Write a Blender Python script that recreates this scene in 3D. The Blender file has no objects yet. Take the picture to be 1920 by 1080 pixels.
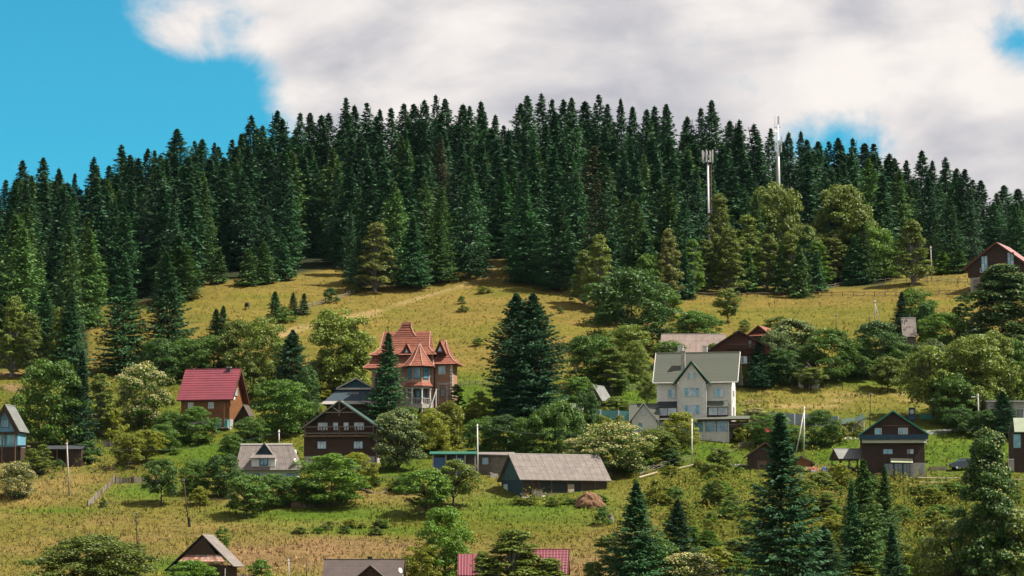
import bpy, bmesh, math, random
import numpy as np
from mathutils import Vector

R = math.radians
rng = np.random.default_rng(7)
random.seed(7)
scene = bpy.context.scene
COL = scene.collection

# ------------------------------------------------------------------ camera
W, H = 1920.0, 1080.0
HFOV = R(20.0)
F = (W / 2) / math.tan(HFOV / 2)            # focal length in photo pixels
TILT = math.atan(540.0 / F)                 # horizon at the lower edge of the frame
cam_d = bpy.data.cameras.new('camera')
cam_d.sensor_width = 36.0
cam_d.lens = 18.0 / math.tan(HFOV / 2)
cam_d.clip_start = 1.0
cam_d.clip_end = 12000.0
cam = bpy.data.objects.new('camera', cam_d)
COL.objects.link(cam)
cam.rotation_euler = (R(90) + TILT, 0, 0)
scene.camera = cam

# ------------------------------------------------------------------ sky, sun, exposure
SUN_EL, SUN_AZ = R(57.0), R(98.0)           # azimuth clockwise from +Y: sun stands high on the right
sun_dir = Vector((math.sin(SUN_AZ) * math.cos(SUN_EL), math.cos(SUN_AZ) * math.cos(SUN_EL), math.sin(SUN_EL)))
sd = bpy.data.lights.new('sun', 'SUN')
sd.energy = 5.0
sd.angle = R(0.53)
sd.color = (1.0, 0.93, 0.80)
sun = bpy.data.objects.new('sun', sd)
COL.objects.link(sun)
sun.rotation_euler = (-sun_dir).to_track_quat('-Z', 'Y').to_euler()

scene.view_settings.view_transform = 'Standard'
scene.view_settings.look = 'None'
scene.view_settings.gamma = 1.0
scene.view_settings.exposure = 1.2
scene.view_settings.use_curve_mapping = False
scene.cycles.max_bounces = 5
scene.cycles.diffuse_bounces = 2
scene.cycles.glossy_bounces = 2
scene.cycles.transmission_bounces = 2
scene.cycles.transparent_max_bounces = 4


def px_dir(px, py):
    u = (px - W / 2) / F
    v = (H / 2 - py) / F
    return (u, math.cos(TILT) - v * math.sin(TILT), math.sin(TILT) + v * math.cos(TILT))


class NT:
    """small node-tree helper"""
    def __init__(s, tree):
        s.t = tree
        tree.nodes.clear()

    def n(s, kind, ins=None, **props):
        nd = s.t.nodes.new(kind)
        for k, v in props.items():
            setattr(nd, k, v)
        for k, v in (ins or {}).items():
            sock = nd.inputs[k]
            if isinstance(v, bpy.types.NodeSocket):
                s.t.links.new(v, sock)
            else:
                sock.default_value = v
        return nd

    def math(s, op, a, b=None, c=None, clamp=False):
        ins = {0: a}
        if b is not None: ins[1] = b
        if c is not None: ins[2] = c
        return s.n('ShaderNodeMath', ins, operation=op, use_clamp=clamp).outputs[0]

    def mix(s, fac, a, b, blend='MIX'):
        nd = s.n('ShaderNodeMix', {0: fac}, data_type='RGBA', blend_type=blend)
        for i, v in ((6, a), (7, b)):
            if isinstance(v, bpy.types.NodeSocket): s.t.links.new(v, nd.inputs[i])
            else: nd.inputs[i].default_value = (v[0], v[1], v[2], 1.0)
        return nd.outputs[2]

    def ramp(s, fac, lo, hi):
        return s.n('ShaderNodeMapRange', {0: fac, 1: lo, 2: hi, 3: 0.0, 4: 1.0}, interpolation_type='SMOOTHSTEP').outputs[0]


world = bpy.data.worlds.new('World')
scene.world = world
world.use_nodes = True
g = NT(world.node_tree)
tc = g.n('ShaderNodeTexCoord')
dirv = tc.outputs['Generated']
# blue air: the physical sky, looked up somewhat higher so that the low band keeps its clear blue
lift = g.n('ShaderNodeVectorMath', {0: dirv, 1: (0, 0, 0.045)}, operation='ADD').outputs[0]
lift = g.n('ShaderNodeVectorMath', {0: lift}, operation='NORMALIZE').outputs[0]
sky = g.n('ShaderNodeTexSky', {'Vector': lift}, sky_type='NISHITA', sun_disc=False, sun_elevation=SUN_EL, sun_rotation=SUN_AZ,
          altitude=600.0, air_density=1.0, dust_density=0.4, ozone_density=1.6)
SKY_K = 0.061
blue = g.mix(1.0, sky.outputs[0], (0.20 * SKY_K, 0.96 * SKY_K, 0.98 * SKY_K), 'MULTIPLY')
# clouds: one noise field over the whole sky, thinned out towards the clear openings
nz1 = g.n('ShaderNodeTexNoise', {'Vector': g.n('ShaderNodeMapping', {'Vector': dirv, 'Scale': (1.0, 1.0, 1.9), 'Location': (3.1, 0.4, 1.7)}).outputs[0],
                                 'Scale': 13.0, 'Detail': 9.0, 'Roughness': 0.55, 'Distortion': 0.35}).outputs[0]
nz2 = g.n('ShaderNodeTexNoise', {'Vector': g.n('ShaderNodeMapping', {'Vector': dirv, 'Scale': (1.0, 1.0, 2.2), 'Location': (0.3, 5.4, 2.2)}).outputs[0],
                                 'Scale': 13.0, 'Detail': 5.0, 'Roughness': 0.45, 'Distortion': 0.4}).outputs[0]


def gap(px, py, rad, amount):
    d = Vector(px_dir(px, py)).normalized()
    dist = g.n('ShaderNodeVectorMath', {0: dirv, 1: tuple(d)}, operation='DISTANCE').outputs[1]
    q = g.math('DIVIDE', dist, rad)
    q = g.math('MULTIPLY', q, q)
    return g.math('MULTIPLY', g.math('POWER', 2.718, g.math('MULTIPLY', q, -1.0)), amount)


cov = g.math('ADD', g.math('MULTIPLY', g.math('SUBTRACT', nz1, 0.5), 2.6), 0.52)
for a in ((20, 130, 0.062, 1.10), (140, 330, 0.062, 0.85), (330, 260, 0.026, 0.65), (440, 185, 0.020, 0.62), (430, 300, 0.022, 0.45), (1605, 266, 0.017, 0.78), (1505, 260, 0.015, 0.72), (1915, 80, 0.011, 0.85)):
    cov = g.math('SUBTRACT', cov, gap(*a))
for a in ((345, 60, 0.014, 0.75), (640, 100, 0.04, 0.45), (1750, 330, 0.035, 0.55), (1000, 60, 0.06, 0.4), (1560, 160, 0.02, 0.3)):
    cov = g.math('ADD', cov, gap(*a))
cov = g.math('ADD', cov, g.math('MULTIPLY', g.math('SUBTRACT', g.n('ShaderNodeTexNoise', {'Vector': dirv, 'Scale': 38.0, 'Detail': 8.0, 'Roughness': 0.62, 'Distortion': 0.8}).outputs[0], 0.5), 1.25))
dens = g.ramp(cov, -0.28, 0.55)
shade = g.ramp(g.math('ADD', g.math('MULTIPLY', nz2, 0.9), g.math('MULTIPLY', nz1, 0.5)), 0.52, 0.86)
nz3 = g.n('ShaderNodeTexNoise', {'Vector': dirv, 'Scale': 46.0, 'Detail': 6.0, 'Roughness': 0.6, 'Distortion': 0.6}).outputs[0]
shade = g.math('ADD', shade, g.math('MULTIPLY', g.math('SUBTRACT', nz3, 0.5), 0.35))
cloud = g.mix(shade, (0.222, 0.222, 0.246), (0.425, 0.398, 0.380))
edge = g.ramp(cov, 0.75, 0.15)
cloud = g.mix(g.math('MULTIPLY', edge, 0.6), cloud, (0.362, 0.334, 0.326))
skyc = g.mix(dens, blue, cloud)
bg = g.n('ShaderNodeBackground', {'Color': skyc, 'Strength': 1.0})
wo = g.n('ShaderNodeOutputWorld', {'Surface': bg.outputs[0]})

# ------------------------------------------------------------------ materials
MATS = {}


def base_nodes(name):
    m = bpy.data.materials.new(name)
    m.use_nodes = True
    MATS[name] = m
    return m, NT(m.node_tree)


def surf(name, c1, c2=None, scale=1.5, rough=0.8, spec=0.25, bump=0.0, stripe=None, streak=0.0, metal=0.0):
    """weathered painted / mineral / timber surface. stripe=(axis, period m, line darkness, bump)"""
    m, n = base_nodes(name)
    if c2 is None: c2 = tuple(c * 0.72 for c in c1)
    co = n.n('ShaderNodeTexCoord').outputs['Object']
    nz = n.n('ShaderNodeTexNoise', {'Vector': co, 'Scale': scale, 'Detail': 6.0, 'Roughness': 0.62}).outputs[0]
    col = n.mix(n.ramp(nz, 0.30, 0.72), c1, c2)
    fine = n.n('ShaderNodeTexNoise', {'Vector': co, 'Scale': scale * 9, 'Detail': 3.0, 'Roughness': 0.6}).outputs[0]
    col = n.mix(n.math('MULTIPLY', n.ramp(fine, 0.45, 0.75), 0.35), col, tuple(c * 0.55 for c in c2))
    if streak:
        mp = n.n('ShaderNodeMapping', {'Vector': co, 'Scale': (3.0, 3.0, 0.25)}).outputs[0]
        st = n.n('ShaderNodeTexNoise', {'Vector': mp, 'Scale': 2.0, 'Detail': 4.0}).outputs[0]
        col = n.mix(n.math('MULTIPLY', n.ramp(st, 0.5, 0.75), streak), col, tuple(c * 0.45 for c in c1))
    hgt = fine
    if stripe:
        ax, per, dark, sb = stripe
        sep = n.n('ShaderNodeSeparateXYZ', {0: co}).outputs[ax]
        fr = n.math('FRACT', n.math('DIVIDE', sep, per))
        tri = n.math('ABSOLUTE', n.math('SUBTRACT', fr, 0.5))
        line = n.ramp(tri, 0.36, 0.5)
        cell = n.math('FLOOR', n.math('DIVIDE', sep, per))
        wn = n.n('ShaderNodeTexWhiteNoise', {1: cell}, noise_dimensions='1D').outputs[0]
        col = n.mix(n.math('MULTIPLY', wn, 0.30), col, tuple(c * 0.6 for c in c1))
        col = n.mix(n.math('MULTIPLY', line, dark), col, tuple(c * 0.30 for c in c1))
        hgt = n.math('SUBTRACT', n.math('MULTIPLY', fine, 0.3), n.math('MULTIPLY', line, sb))
    bs = n.n('ShaderNodeBsdfPrincipled', {'Base Color': col, 'Roughness': rough, 'Specular IOR Level': spec, 'Metallic': metal})
    if bump or stripe:
        b = n.n('ShaderNodeBump', {'Strength': 0.6, 'Distance': bump or 0.05, 'Height': hgt})
        n.t.links.new(b.outputs[0], bs.inputs['Normal'])
    n.n('ShaderNodeOutputMaterial', {'Surface': bs.outputs[0]})
    return m


def foliage(name, trans=0.26, rough=0.55, spec=0.3, pale=None):
    """leaf colour comes from the object's own colour, varied leaf by leaf and clump by clump"""
    m, n = base_nodes(name)
    oi = n.n('ShaderNodeObjectInfo')
    rnd = n.n('ShaderNodeNewGeometry').outputs['Random Per Island']
    co = n.n('ShaderNodeTexCoord').outputs['Object']
    nz = n.n('ShaderNodeTexNoise', {'Vector': co, 'Scale': 0.55, 'Detail': 3.0}).outputs[0]
    var = n.math('ADD', n.math('MULTIPLY', rnd, 0.75), n.math('MULTIPLY', nz, 1.0))
    var = n.math('ADD', var, n.math('MULTIPLY', oi.outputs['Random'], 0.22))
    sc = n.n('ShaderNodeCombineColor', {0: var, 1: var, 2: var}).outputs[0]
    col = n.mix(1.0, oi.outputs['Color'], sc, 'MULTIPLY')
    warm = n.mix(1.0, col, (1.22, 1.10, 0.80), 'MULTIPLY')
    col = n.mix(n.ramp(rnd, 0.55, 1.0), col, warm)
    bs = n.n('ShaderNodeBsdfPrincipled', {'Base Color': col, 'Roughness': rough, 'Specular IOR Level': spec})
    tr = n.n('ShaderNodeBsdfTranslucent', {'Color': n.mix(1.0, col, (1.25, 1.3, 0.55), 'MULTIPLY')})
    mx = n.n('ShaderNodeMixShader', {0: trans, 1: bs.outputs[0], 2: tr.outputs[0]})
    n.n('ShaderNodeOutputMaterial', {'Surface': mx.outputs[0]})
    return m


foliage('leaf')
foliage('needle', trans=0.12, rough=0.6, spec=0.25)
foliage('blossom', trans=0.3, rough=0.7, spec=0.2)
surf('bark', (0.075, 0.055, 0.040), (0.035, 0.027, 0.021), scale=4, rough=0.95)
surf('birch_bark', (0.22, 0.21, 0.19), (0.08, 0.075, 0.07), scale=5, rough=0.9)

# grass: colour from the vertex attribute, broken up by procedural noise
m, n = base_nodes('meadow')
at_ = n.n('ShaderNodeVertexColor', layer_name='grass').outputs[0]
co = n.n('ShaderNodeTexCoord').outputs['Object']
n1 = n.n('ShaderNodeTexNoise', {'Vector': co, 'Scale': 0.16, 'Detail': 8.0, 'Roughness': 0.68}).outputs[0]
n2 = n.n('ShaderNodeTexNoise', {'Vector': n.n('ShaderNodeMapping', {'Vector': co, 'Scale': (0.55, 1.0, 1.0)}).outputs[0], 'Scale': 1.1, 'Detail': 7.0, 'Roughness': 0.72}).outputs[0]
n3 = n.n('ShaderNodeTexNoise', {'Vector': co, 'Scale': 6.0, 'Detail': 4.0, 'Roughness': 0.7}).outputs[0]
c = n.mix(n.ramp(n1, 0.36, 0.66), at_, n.mix(1.0, at_, (0.66, 0.78, 0.62), 'MULTIPLY'))
c = n.mix(n.math('MULTIPLY', n.ramp(n2, 0.52, 0.74), 0.75), c, n.mix(1.0, at_, (1.32, 1.26, 1.35), 'MULTIPLY'))
c = n.mix(n.math('MULTIPLY', n.ramp(n2, 0.47, 0.30), 0.8), c, n.mix(1.0, at_, (0.46, 0.56, 0.42), 'MULTIPLY'))
c = n.mix(n.math('MULTIPLY', n.ramp(n3, 0.5, 0.75), 0.35), c, n.mix(1.0, at_, (0.6, 0.68, 0.55), 'MULTIPLY'))
n4 = n.n('ShaderNodeTexNoise', {'Vector': n.n('ShaderNodeMapping', {'Vector': co, 'Scale': (0.30, 1.3, 1.0)}).outputs[0], 'Scale': 1.7, 'Detail': 6.0, 'Roughness': 0.7}).outputs[0]
c = n.mix(n.math('MULTIPLY', n.ramp(n4, 0.54, 0.72), 0.7), c, n.mix(1.0, at_, (1.55, 1.50, 1.7), 'MULTIPLY'))
bs = n.n('ShaderNodeBsdfPrincipled', {'Base Color': c, 'Roughness': 0.95, 'Specular IOR Level': 0.1})
b = n.n('ShaderNodeBump', {'Strength': 1.0, 'Distance': 0.35, 'Height': n.math('ADD', n2, n.math('MULTIPLY', n3, 0.35))})
n.t.links.new(b.outputs[0], bs.inputs['Normal'])
n.n('ShaderNodeOutputMaterial', {'Surface': bs.outputs[0]})

m, n = base_nodes('grass_blade')
at_ = n.n('ShaderNodeVertexColor', layer_name='grass').outputs[0]
gn = n.n('ShaderNodeNewGeometry').outputs['Normal']
upn = n.n('ShaderNodeVectorMath', {0: n.n('ShaderNodeVectorMath', {0: gn, 1: (0.45, 0.45, 0.45)}, operation='MULTIPLY').outputs[0], 1: (0, 0, 0.8)}, operation='ADD').outputs[0]
upn = n.n('ShaderNodeVectorMath', {0: upn}, operation='NORMALIZE').outputs[0]
bs = n.n('ShaderNodeBsdfPrincipled', {'Base Color': at_, 'Roughness': 0.9, 'Specular IOR Level': 0.1, 'Normal': upn})
tr = n.n('ShaderNodeBsdfTranslucent', {'Color': at_})
mx = n.n('ShaderNodeMixShader', {0: 0.15, 1: bs.outputs[0], 2: tr.outputs[0]})
n.n('ShaderNodeOutputMaterial', {'Surface': mx.outputs[0]})

# buildings
surf('roof_crimson', (0.214, 0.040, 0.057), (0.158, 0.033, 0.048), scale=0.5, rough=0.5, spec=0.4, stripe=(2, 0.42, 0.55, 0.6))
surf('roof_magenta', (0.198, 0.036, 0.055), (0.150, 0.030, 0.048), scale=0.7, rough=0.5, spec=0.4, stripe=(0, 0.40, 0.5, 0.6))
surf('roof_tile', (0.250, 0.091, 0.061), (0.174, 0.062, 0.042), scale=1.6, rough=0.8, spec=0.2, stripe=(2, 0.40, 0.6, 0.8))
surf('tile_ridge', (0.387, 0.232, 0.176), (0.296, 0.155, 0.113), scale=2, rough=0.8)
surf('roof_asbestos', (0.192, 0.165, 0.151), (0.128, 0.110, 0.105), scale=1.1, rough=0.9, stripe=(0, 0.26, 0.45, 0.6), streak=0.2)
surf('roof_asbestos_pink', (0.228, 0.174, 0.155), (0.158, 0.121, 0.107), scale=1.1, rough=0.9, stripe=(0, 0.26, 0.45, 0.6), streak=0.2)
surf('ridge_pale', (0.330, 0.304, 0.284), (0.238, 0.217, 0.204), scale=2, rough=0.85)
surf('roof_sage', (0.074, 0.088, 0.070), (0.088, 0.084, 0.068), scale=0.35, rough=0.8, stripe=(2, 0.16, 0.25, 0.3))
surf('roof_green', (0.015, 0.075, 0.060), (0.012, 0.050, 0.045), scale=0.8, rough=0.5, spec=0.4, stripe=(1, 0.25, 0.4, 0.5))
surf('roof_green_bright', (0.011, 0.123, 0.078), (0.011, 0.095, 0.062), scale=0.8, rough=0.45, spec=0.4, stripe=(0, 0.25, 0.3, 0.4))
surf('roof_dark', (0.035, 0.040, 0.045), (0.022, 0.026, 0.03), scale=1.2, rough=0.7, stripe=(1, 0.3, 0.4, 0.5))
surf('roof_darkblue', (0.020, 0.045, 0.065), (0.014, 0.03, 0.045), scale=1.2, rough=0.55, spec=0.35, stripe=(0, 0.3, 0.4, 0.5))
surf('roof_brown', (0.092, 0.070, 0.065), (0.066, 0.051, 0.048), scale=0.8, rough=0.75, stripe=(2, 0.2, 0.35, 0.4))
surf('roof_rose', (0.282, 0.141, 0.141), (0.211, 0.106, 0.106), scale=0.8, rough=0.6, stripe=(1, 0.3, 0.4, 0.4))
surf('roof_grey', (0.165, 0.172, 0.165), (0.119, 0.126, 0.122), scale=0.9, rough=0.65, stripe=(0, 0.3, 0.35, 0.4))
surf('roof_pale_green', (0.211, 0.239, 0.176), (0.169, 0.190, 0.141), scale=0.9, rough=0.7)
surf('trim_pale_green', (0.336, 0.352, 0.240), (0.264, 0.280, 0.192), scale=1.5, rough=0.75)
surf('trim_green', (0.02, 0.20, 0.14), (0.015, 0.14, 0.10), scale=2, rough=0.55)
surf('wall_cream', (0.58, 0.565, 0.53), (0.49, 0.475, 0.445), scale=0.6, rough=0.9, streak=0.12)
surf('wall_white', (0.558, 0.534, 0.488), (0.449, 0.426, 0.387), scale=0.8, rough=0.85, streak=0.12)
surf('quoin', (0.68, 0.67, 0.64), (0.52, 0.51, 0.49), scale=3, rough=0.85)
surf('wall_pink', (0.38, 0.235, 0.18), (0.30, 0.18, 0.14), scale=1.1, rough=0.9, streak=0.2)
surf('wall_brick', (0.36, 0.19, 0.12), (0.27, 0.14, 0.09), scale=1.6, rough=0.9, stripe=(2, 0.16, 0.35, 0.4))
surf('stone', (0.42, 0.39, 0.36), (0.24, 0.22, 0.21), scale=2.4, rough=0.95, bump=0.06)
surf('concrete', (0.340, 0.327, 0.306), (0.238, 0.230, 0.212), scale=1.2, rough=0.92, streak=0.25)
surf('pole_concrete', (0.368, 0.352, 0.320), (0.272, 0.256, 0.232), scale=2.0, rough=0.9)
surf('log_brown', (0.064, 0.032, 0.021), (0.044, 0.022, 0.016), scale=0.9, rough=0.75, stripe=(2, 0.24, 0.65, 0.9))
surf('log_orange', (0.212, 0.089, 0.034), (0.153, 0.064, 0.025), scale=0.9, rough=0.7, stripe=(2, 0.26, 0.6, 0.9))
surf('wood_dark', (0.060, 0.035, 0.026), (0.038, 0.023, 0.018), scale=1.2, rough=0.85, stripe=(0, 0.22, 0.6, 0.7))
surf('wood_red', (0.104, 0.036, 0.026), (0.068, 0.024, 0.019), scale=1.0, rough=0.8, stripe=(0, 0.24, 0.5, 0.6))
surf('wood_grey', (0.161, 0.143, 0.126), (0.091, 0.081, 0.070), scale=1.6, rough=0.95, stripe=(0, 0.2, 0.6, 0.7), streak=0.3)
surf('wood_barn', (0.085, 0.062, 0.048), (0.05, 0.038, 0.03), scale=1.6, rough=0.95, stripe=(0, 0.22, 0.6, 0.7), streak=0.35)
surf('wood_plain', (0.212, 0.183, 0.153), (0.119, 0.102, 0.085), scale=3.0, rough=0.95)
surf('wood_pale', (0.360, 0.300, 0.217), (0.255, 0.210, 0.150), scale=3.0, rough=0.9)
surf('wood_black', (0.045, 0.038, 0.034), (0.025, 0.022, 0.02), scale=3.0, rough=0.9)
surf('wood_brown', (0.15, 0.10, 0.065), (0.09, 0.06, 0.04), scale=3.0, rough=0.9)
surf('siding_brown', (0.050, 0.028, 0.022), (0.036, 0.021, 0.017), scale=0.8, rough=0.8, stripe=(2, 0.2, 0.4, 0.5))
surf('siding_teal', (0.036, 0.095, 0.105), (0.028, 0.07, 0.08), scale=1.0, rough=0.75, stripe=(1, 0.2, 0.5, 0.5), streak=0.3)
surf('siding_blue', (0.022, 0.060, 0.085), (0.017, 0.044, 0.065), scale=1.0, rough=0.75, stripe=(1, 0.2, 0.5, 0.5), streak=0.3)
surf('siding_skyblue', (0.13, 0.30, 0.39), (0.09, 0.22, 0.30), scale=1.2, rough=0.6, streak=0.15)
surf('siding_mint', (0.42, 0.52, 0.46), (0.32, 0.42, 0.38), scale=1.0, rough=0.8, streak=0.2)
surf('siding_white', (0.62, 0.64, 0.65), (0.50, 0.52, 0.54), scale=1.5, rough=0.7, stripe=(2, 0.18, 0.45, 0.4))
surf('panel_teal', (0.10, 0.30, 0.29), (0.08, 0.24, 0.25), scale=0.6, rough=0.45, spec=0.45)
surf('panel_blue', (0.19, 0.25, 0.31), (0.15, 0.20, 0.26), scale=0.6, rough=0.45, spec=0.45)
surf('paint_white', (0.554, 0.546, 0.524), (0.449, 0.441, 0.426), scale=2.5, rough=0.6)
surf('interior_shade', (0.020, 0.021, 0.023), (0.014, 0.015, 0.016), scale=2, rough=0.6)  # near-black colour standing in for the shade inside open doors and bays
surf('paint_navy', (0.018, 0.055, 0.095), (0.013, 0.04, 0.07), scale=2, rough=0.5)
surf('metal_grey', (0.40, 0.43, 0.46), (0.30, 0.33, 0.36), scale=1.2, rough=0.45, spec=0.5, metal=0.3)
surf('metal_rust', (0.36, 0.24, 0.18), (0.25, 0.16, 0.12), scale=2, rough=0.8)
surf('metal_dark', (0.06, 0.065, 0.07), (0.04, 0.044, 0.05), scale=2, rough=0.6)
surf('awning_green', (0.045, 0.075, 0.060), (0.034, 0.055, 0.045), scale=1.5, rough=0.8)
surf('straw', (0.217, 0.122, 0.070), (0.132, 0.070, 0.043), scale=3.0, rough=1.0, bump=0.15)
surf('soil', (0.34, 0.19, 0.125), (0.22, 0.125, 0.085), scale=1.2, rough=1.0, bump=0.1)
surf('asphalt', (0.14, 0.14, 0.145), (0.10, 0.10, 0.105), scale=1.0, rough=0.95)
surf('tarp_blue', (0.045, 0.11, 0.24), (0.035, 0.08, 0.17), scale=2, rough=0.6)
surf('tarp_red', (0.34, 0.07, 0.06), (0.25, 0.05, 0.045), scale=2, rough=0.7)
surf('car_blue', (0.03, 0.04, 0.07), (0.025, 0.033, 0.06), scale=1, rough=0.3, spec=0.6)
surf('car_red', (0.30, 0.03, 0.05), (0.25, 0.025, 0.04), scale=1, rough=0.3, spec=0.6)
surf('tyre', (0.02, 0.02, 0.02), (0.015, 0.015, 0.015), scale=4, rough=0.9)
surf('hide_black', (0.018, 0.015, 0.014), (0.05, 0.03, 0.02), scale=1.5, rough=0.8)
surf('bench_green', (0.03, 0.20, 0.16), (0.025, 0.15, 0.12), scale=2, rough=0.6)
surf('wood_yellow', (0.42, 0.27, 0.08), (0.34, 0.21, 0.06), scale=2, rough=0.7)


def glass(name, c, rough=0.12):
    m, n = base_nodes(name)
    co = n.n('ShaderNodeTexCoord').outputs['Object']
    nz = n.n('ShaderNodeTexNoise', {'Vector': co, 'Scale': 0.9, 'Detail': 2.0}).outputs[0]
    col = n.mix(n.ramp(nz, 0.35, 0.68), c, tuple(x * 0.5 for x in c))
    bs = n.n('ShaderNodeBsdfPrincipled', {'Base Color': col, 'Roughness': rough, 'Specular IOR Level': 0.9, 'Coat Weight': 0.6, 'Coat Roughness': 0.03})
    n.n('ShaderNodeOutputMaterial', {'Surface': bs.outputs[0]})


glass('glass_blue', (0.10, 0.26, 0.36))
glass('glass_white', (0.40, 0.52, 0.60), 0.25)
glass('glass_dark', (0.03, 0.05, 0.065))
glass('glass_cyan', (0.10, 0.40, 0.50))

# ------------------------------------------------------------------ mesh helpers


class MB:
    """collects solid shapes; coordinates in photo pixels at the thing's depth, s = metres per pixel there"""
    def __init__(s, sc=1.0):
        s.s, s.v, s.f = sc, [], []

    def add(s, verts, faces):
        b = len(s.v)
        s.v += [(x * s.s, y * s.s, z * s.s) for x, y, z in verts]
        s.f += [tuple(i + b for i in f) for f in faces]
        return s

    def box(s, x0, x1, y0, y1, z0, z1):
        return s.add([(x0, y0, z0), (x1, y0, z0), (x1, y1, z0), (x0, y1, z0), (x0, y0, z1), (x1, y0, z1), (x1, y1, z1), (x0, y1, z1)],
                     [(0, 3, 2, 1), (4, 5, 6, 7), (0, 1, 5, 4), (1, 2, 6, 5), (2, 3, 7, 6), (3, 0, 4, 7)])

    def slab(s, pts, t):
        p = [Vector(q) for q in pts]
        nrm = Vector((0, 0, 0))
        for i in range(len(p)):
            a, b_ = p[i], p[(i + 1) % len(p)]
            nrm += a.cross(b_)
        nrm.normalize()
        if nrm.z < 0: nrm = -nrm
        k = len(p)
        q = [tuple(a) for a in p] + [tuple(a - nrm * t) for a in p]
        return s.add(q, [tuple(range(k)), tuple(range(2 * k - 1, k - 1, -1))] + [(i, (i + 1) % k, k + (i + 1) % k, k + i) for i in range(k)])

    def prism(s, pts, y0, y1):
        """polygon in the xz plane, extruded along y"""
        k = len(pts)
        return s.add([(x, y0, z) for x, z in pts] + [(x, y1, z) for x, z in pts],
                     [tuple(range(k)), tuple(range(2 * k - 1, k - 1, -1))] + [(i, (i + 1) % k, k + (i + 1) % k, k + i) for i in range(k)])

    def prismx(s, pts, x0, x1):
        """polygon in the yz plane, extruded along x"""
        k = len(pts)
        return s.add([(x0, y, z) for y, z in pts] + [(x1, y, z) for y, z in pts],
                     [tuple(range(k)), tuple(range(2 * k - 1, k - 1, -1))] + [(i, (i + 1) % k, k + (i + 1) % k, k + i) for i in range(k)])

    def loft(s, rings):
        k = len(rings[0])
        vs = [p for r in rings for p in r]
        fs = [tuple(range(k - 1, -1, -1)), tuple(range((len(rings) - 1) * k, len(rings) * k))]
        for j in range(len(rings) - 1):
            for i in range(k):
                a, b_ = j * k + i, j * k + (i + 1) % k
                fs.append((a, b_, b_ + k, a + k))
        return s.add(vs, fs)

    def rects(s, levels):
        """loft of rectangles (z, x0, x1, y0, y1)"""
        return s.loft([[(x0, y0, z), (x1, y0, z), (x1, y1, z), (x0, y1, z)] for z, x0, x1, y0, y1 in levels])

    def ngon(s, cx, cy, levels, k=8, a0=0.0):
        return s.loft([[(cx + r * math.cos(a0 + 2 * math.pi * i / k), cy + r * math.sin(a0 + 2 * math.pi * i / k), z) for i in range(k)] for z, r in levels])

    def bar(s, p, q, r0, r1=None, k=6):
        p, q = Vector(p), Vector(q)
        r1 = r0 if r1 is None else r1
        d = (q - p).normalized()
        a = d.cross(Vector((0, 0, 1)))
        if a.length < 1e-3: a = Vector((1, 0, 0))
        a.normalize()
        b_ = d.cross(a)
        rings = []
        for c0, r in ((p, r0), (q, r1)):
            rings.append([tuple(c0 + (a * math.cos(2 * math.pi * i / k) + b_ * math.sin(2 * math.pi * i / k)) * r) for i in range(k)])
        return s.loft(rings)

    def build(s, name, mat, parent=None, smooth=False):
        me = bpy.data.meshes.new(name)
        me.from_pydata(s.v, [], s.f)
        bm = bmesh.new()
        bm.from_mesh(me)
        bmesh.ops.recalc_face_normals(bm, faces=bm.faces)
        bm.to_mesh(me)
        bm.free()
        me.materials.append(MATS[mat])
        if smooth:
            me.polygons.foreach_set('use_smooth', [True] * len(me.polygons))
        o = bpy.data.objects.new(name, me)
        COL.objects.link(o)
        if parent is not None: o.parent = parent
        return o


def tag(o, label=None, cat=None, group=None, kind=None):
    if label: o['label'] = label
    if cat: o['category'] = cat
    if group: o['group'] = group
    if kind: o['kind'] = kind
    return o


def raw_mesh(name, verts, faces4, mat, cols=None, tri=False):
    """numpy verts (n,3), faces (m,k) -> mesh datablock"""
    k = 3 if tri else 4
    me = bpy.data.meshes.new(name)
    nv, nf = len(verts), len(faces4)
    me.vertices.add(nv)
    me.vertices.foreach_set('co', np.ascontiguousarray(verts, dtype=np.float32).ravel())
    me.loops.add(nf * k)
    me.polygons.add(nf)
    me.loops.foreach_set('vertex_index', np.ascontiguousarray(faces4, dtype=np.int32).ravel())
    me.polygons.foreach_set('loop_start', np.arange(0, nf * k, k, dtype=np.int32))
    if cols is not None:
        ca = me.color_attributes.new('grass', 'FLOAT_COLOR', 'POINT')
        c4 = np.ones((nv, 4), dtype=np.float32)
        c4[:, :3] = cols
        ca.data.foreach_set('color', c4.ravel())
    me.update(calc_edges=True)
    me.materials.append(MATS[mat])
    return me


def link(name, me, parent=None):
    o = bpy.data.objects.new(name, me)
    COL.objects.link(o)
    if parent is not None: o.parent = parent
    return o


# ------------------------------------------------------------------ terrain
_h = np.random.default_rng(3).random((64, 64))


def vnoise(x, y):
    x, y = np.asarray(x, float), np.asarray(y, float)
    xi, yi = np.floor(x).astype(int), np.floor(y).astype(int)
    fx, fy = x - xi, y - yi
    fx, fy = fx * fx * (3 - 2 * fx), fy * fy * (3 - 2 * fy)
    a = _h[xi % 64, yi % 64]; b = _h[(xi + 1) % 64, yi % 64]
    c = _h[xi % 64, (yi + 1) % 64]; d = _h[(xi + 1) % 64, (yi + 1) % 64]
    return (a * (1 - fx) + b * fx) * (1 - fy) + (c * (1 - fx) + d * fx) * fy


def fbm(x, y, o=4):
    t, a, k = 0.0, 0.5, 1.0
    for i in range(o):
        t = t + a * vnoise(x * k + 17.3 * i, y * k + 5.1 * i); a *= 0.5; k *= 2.03
    return t


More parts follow.
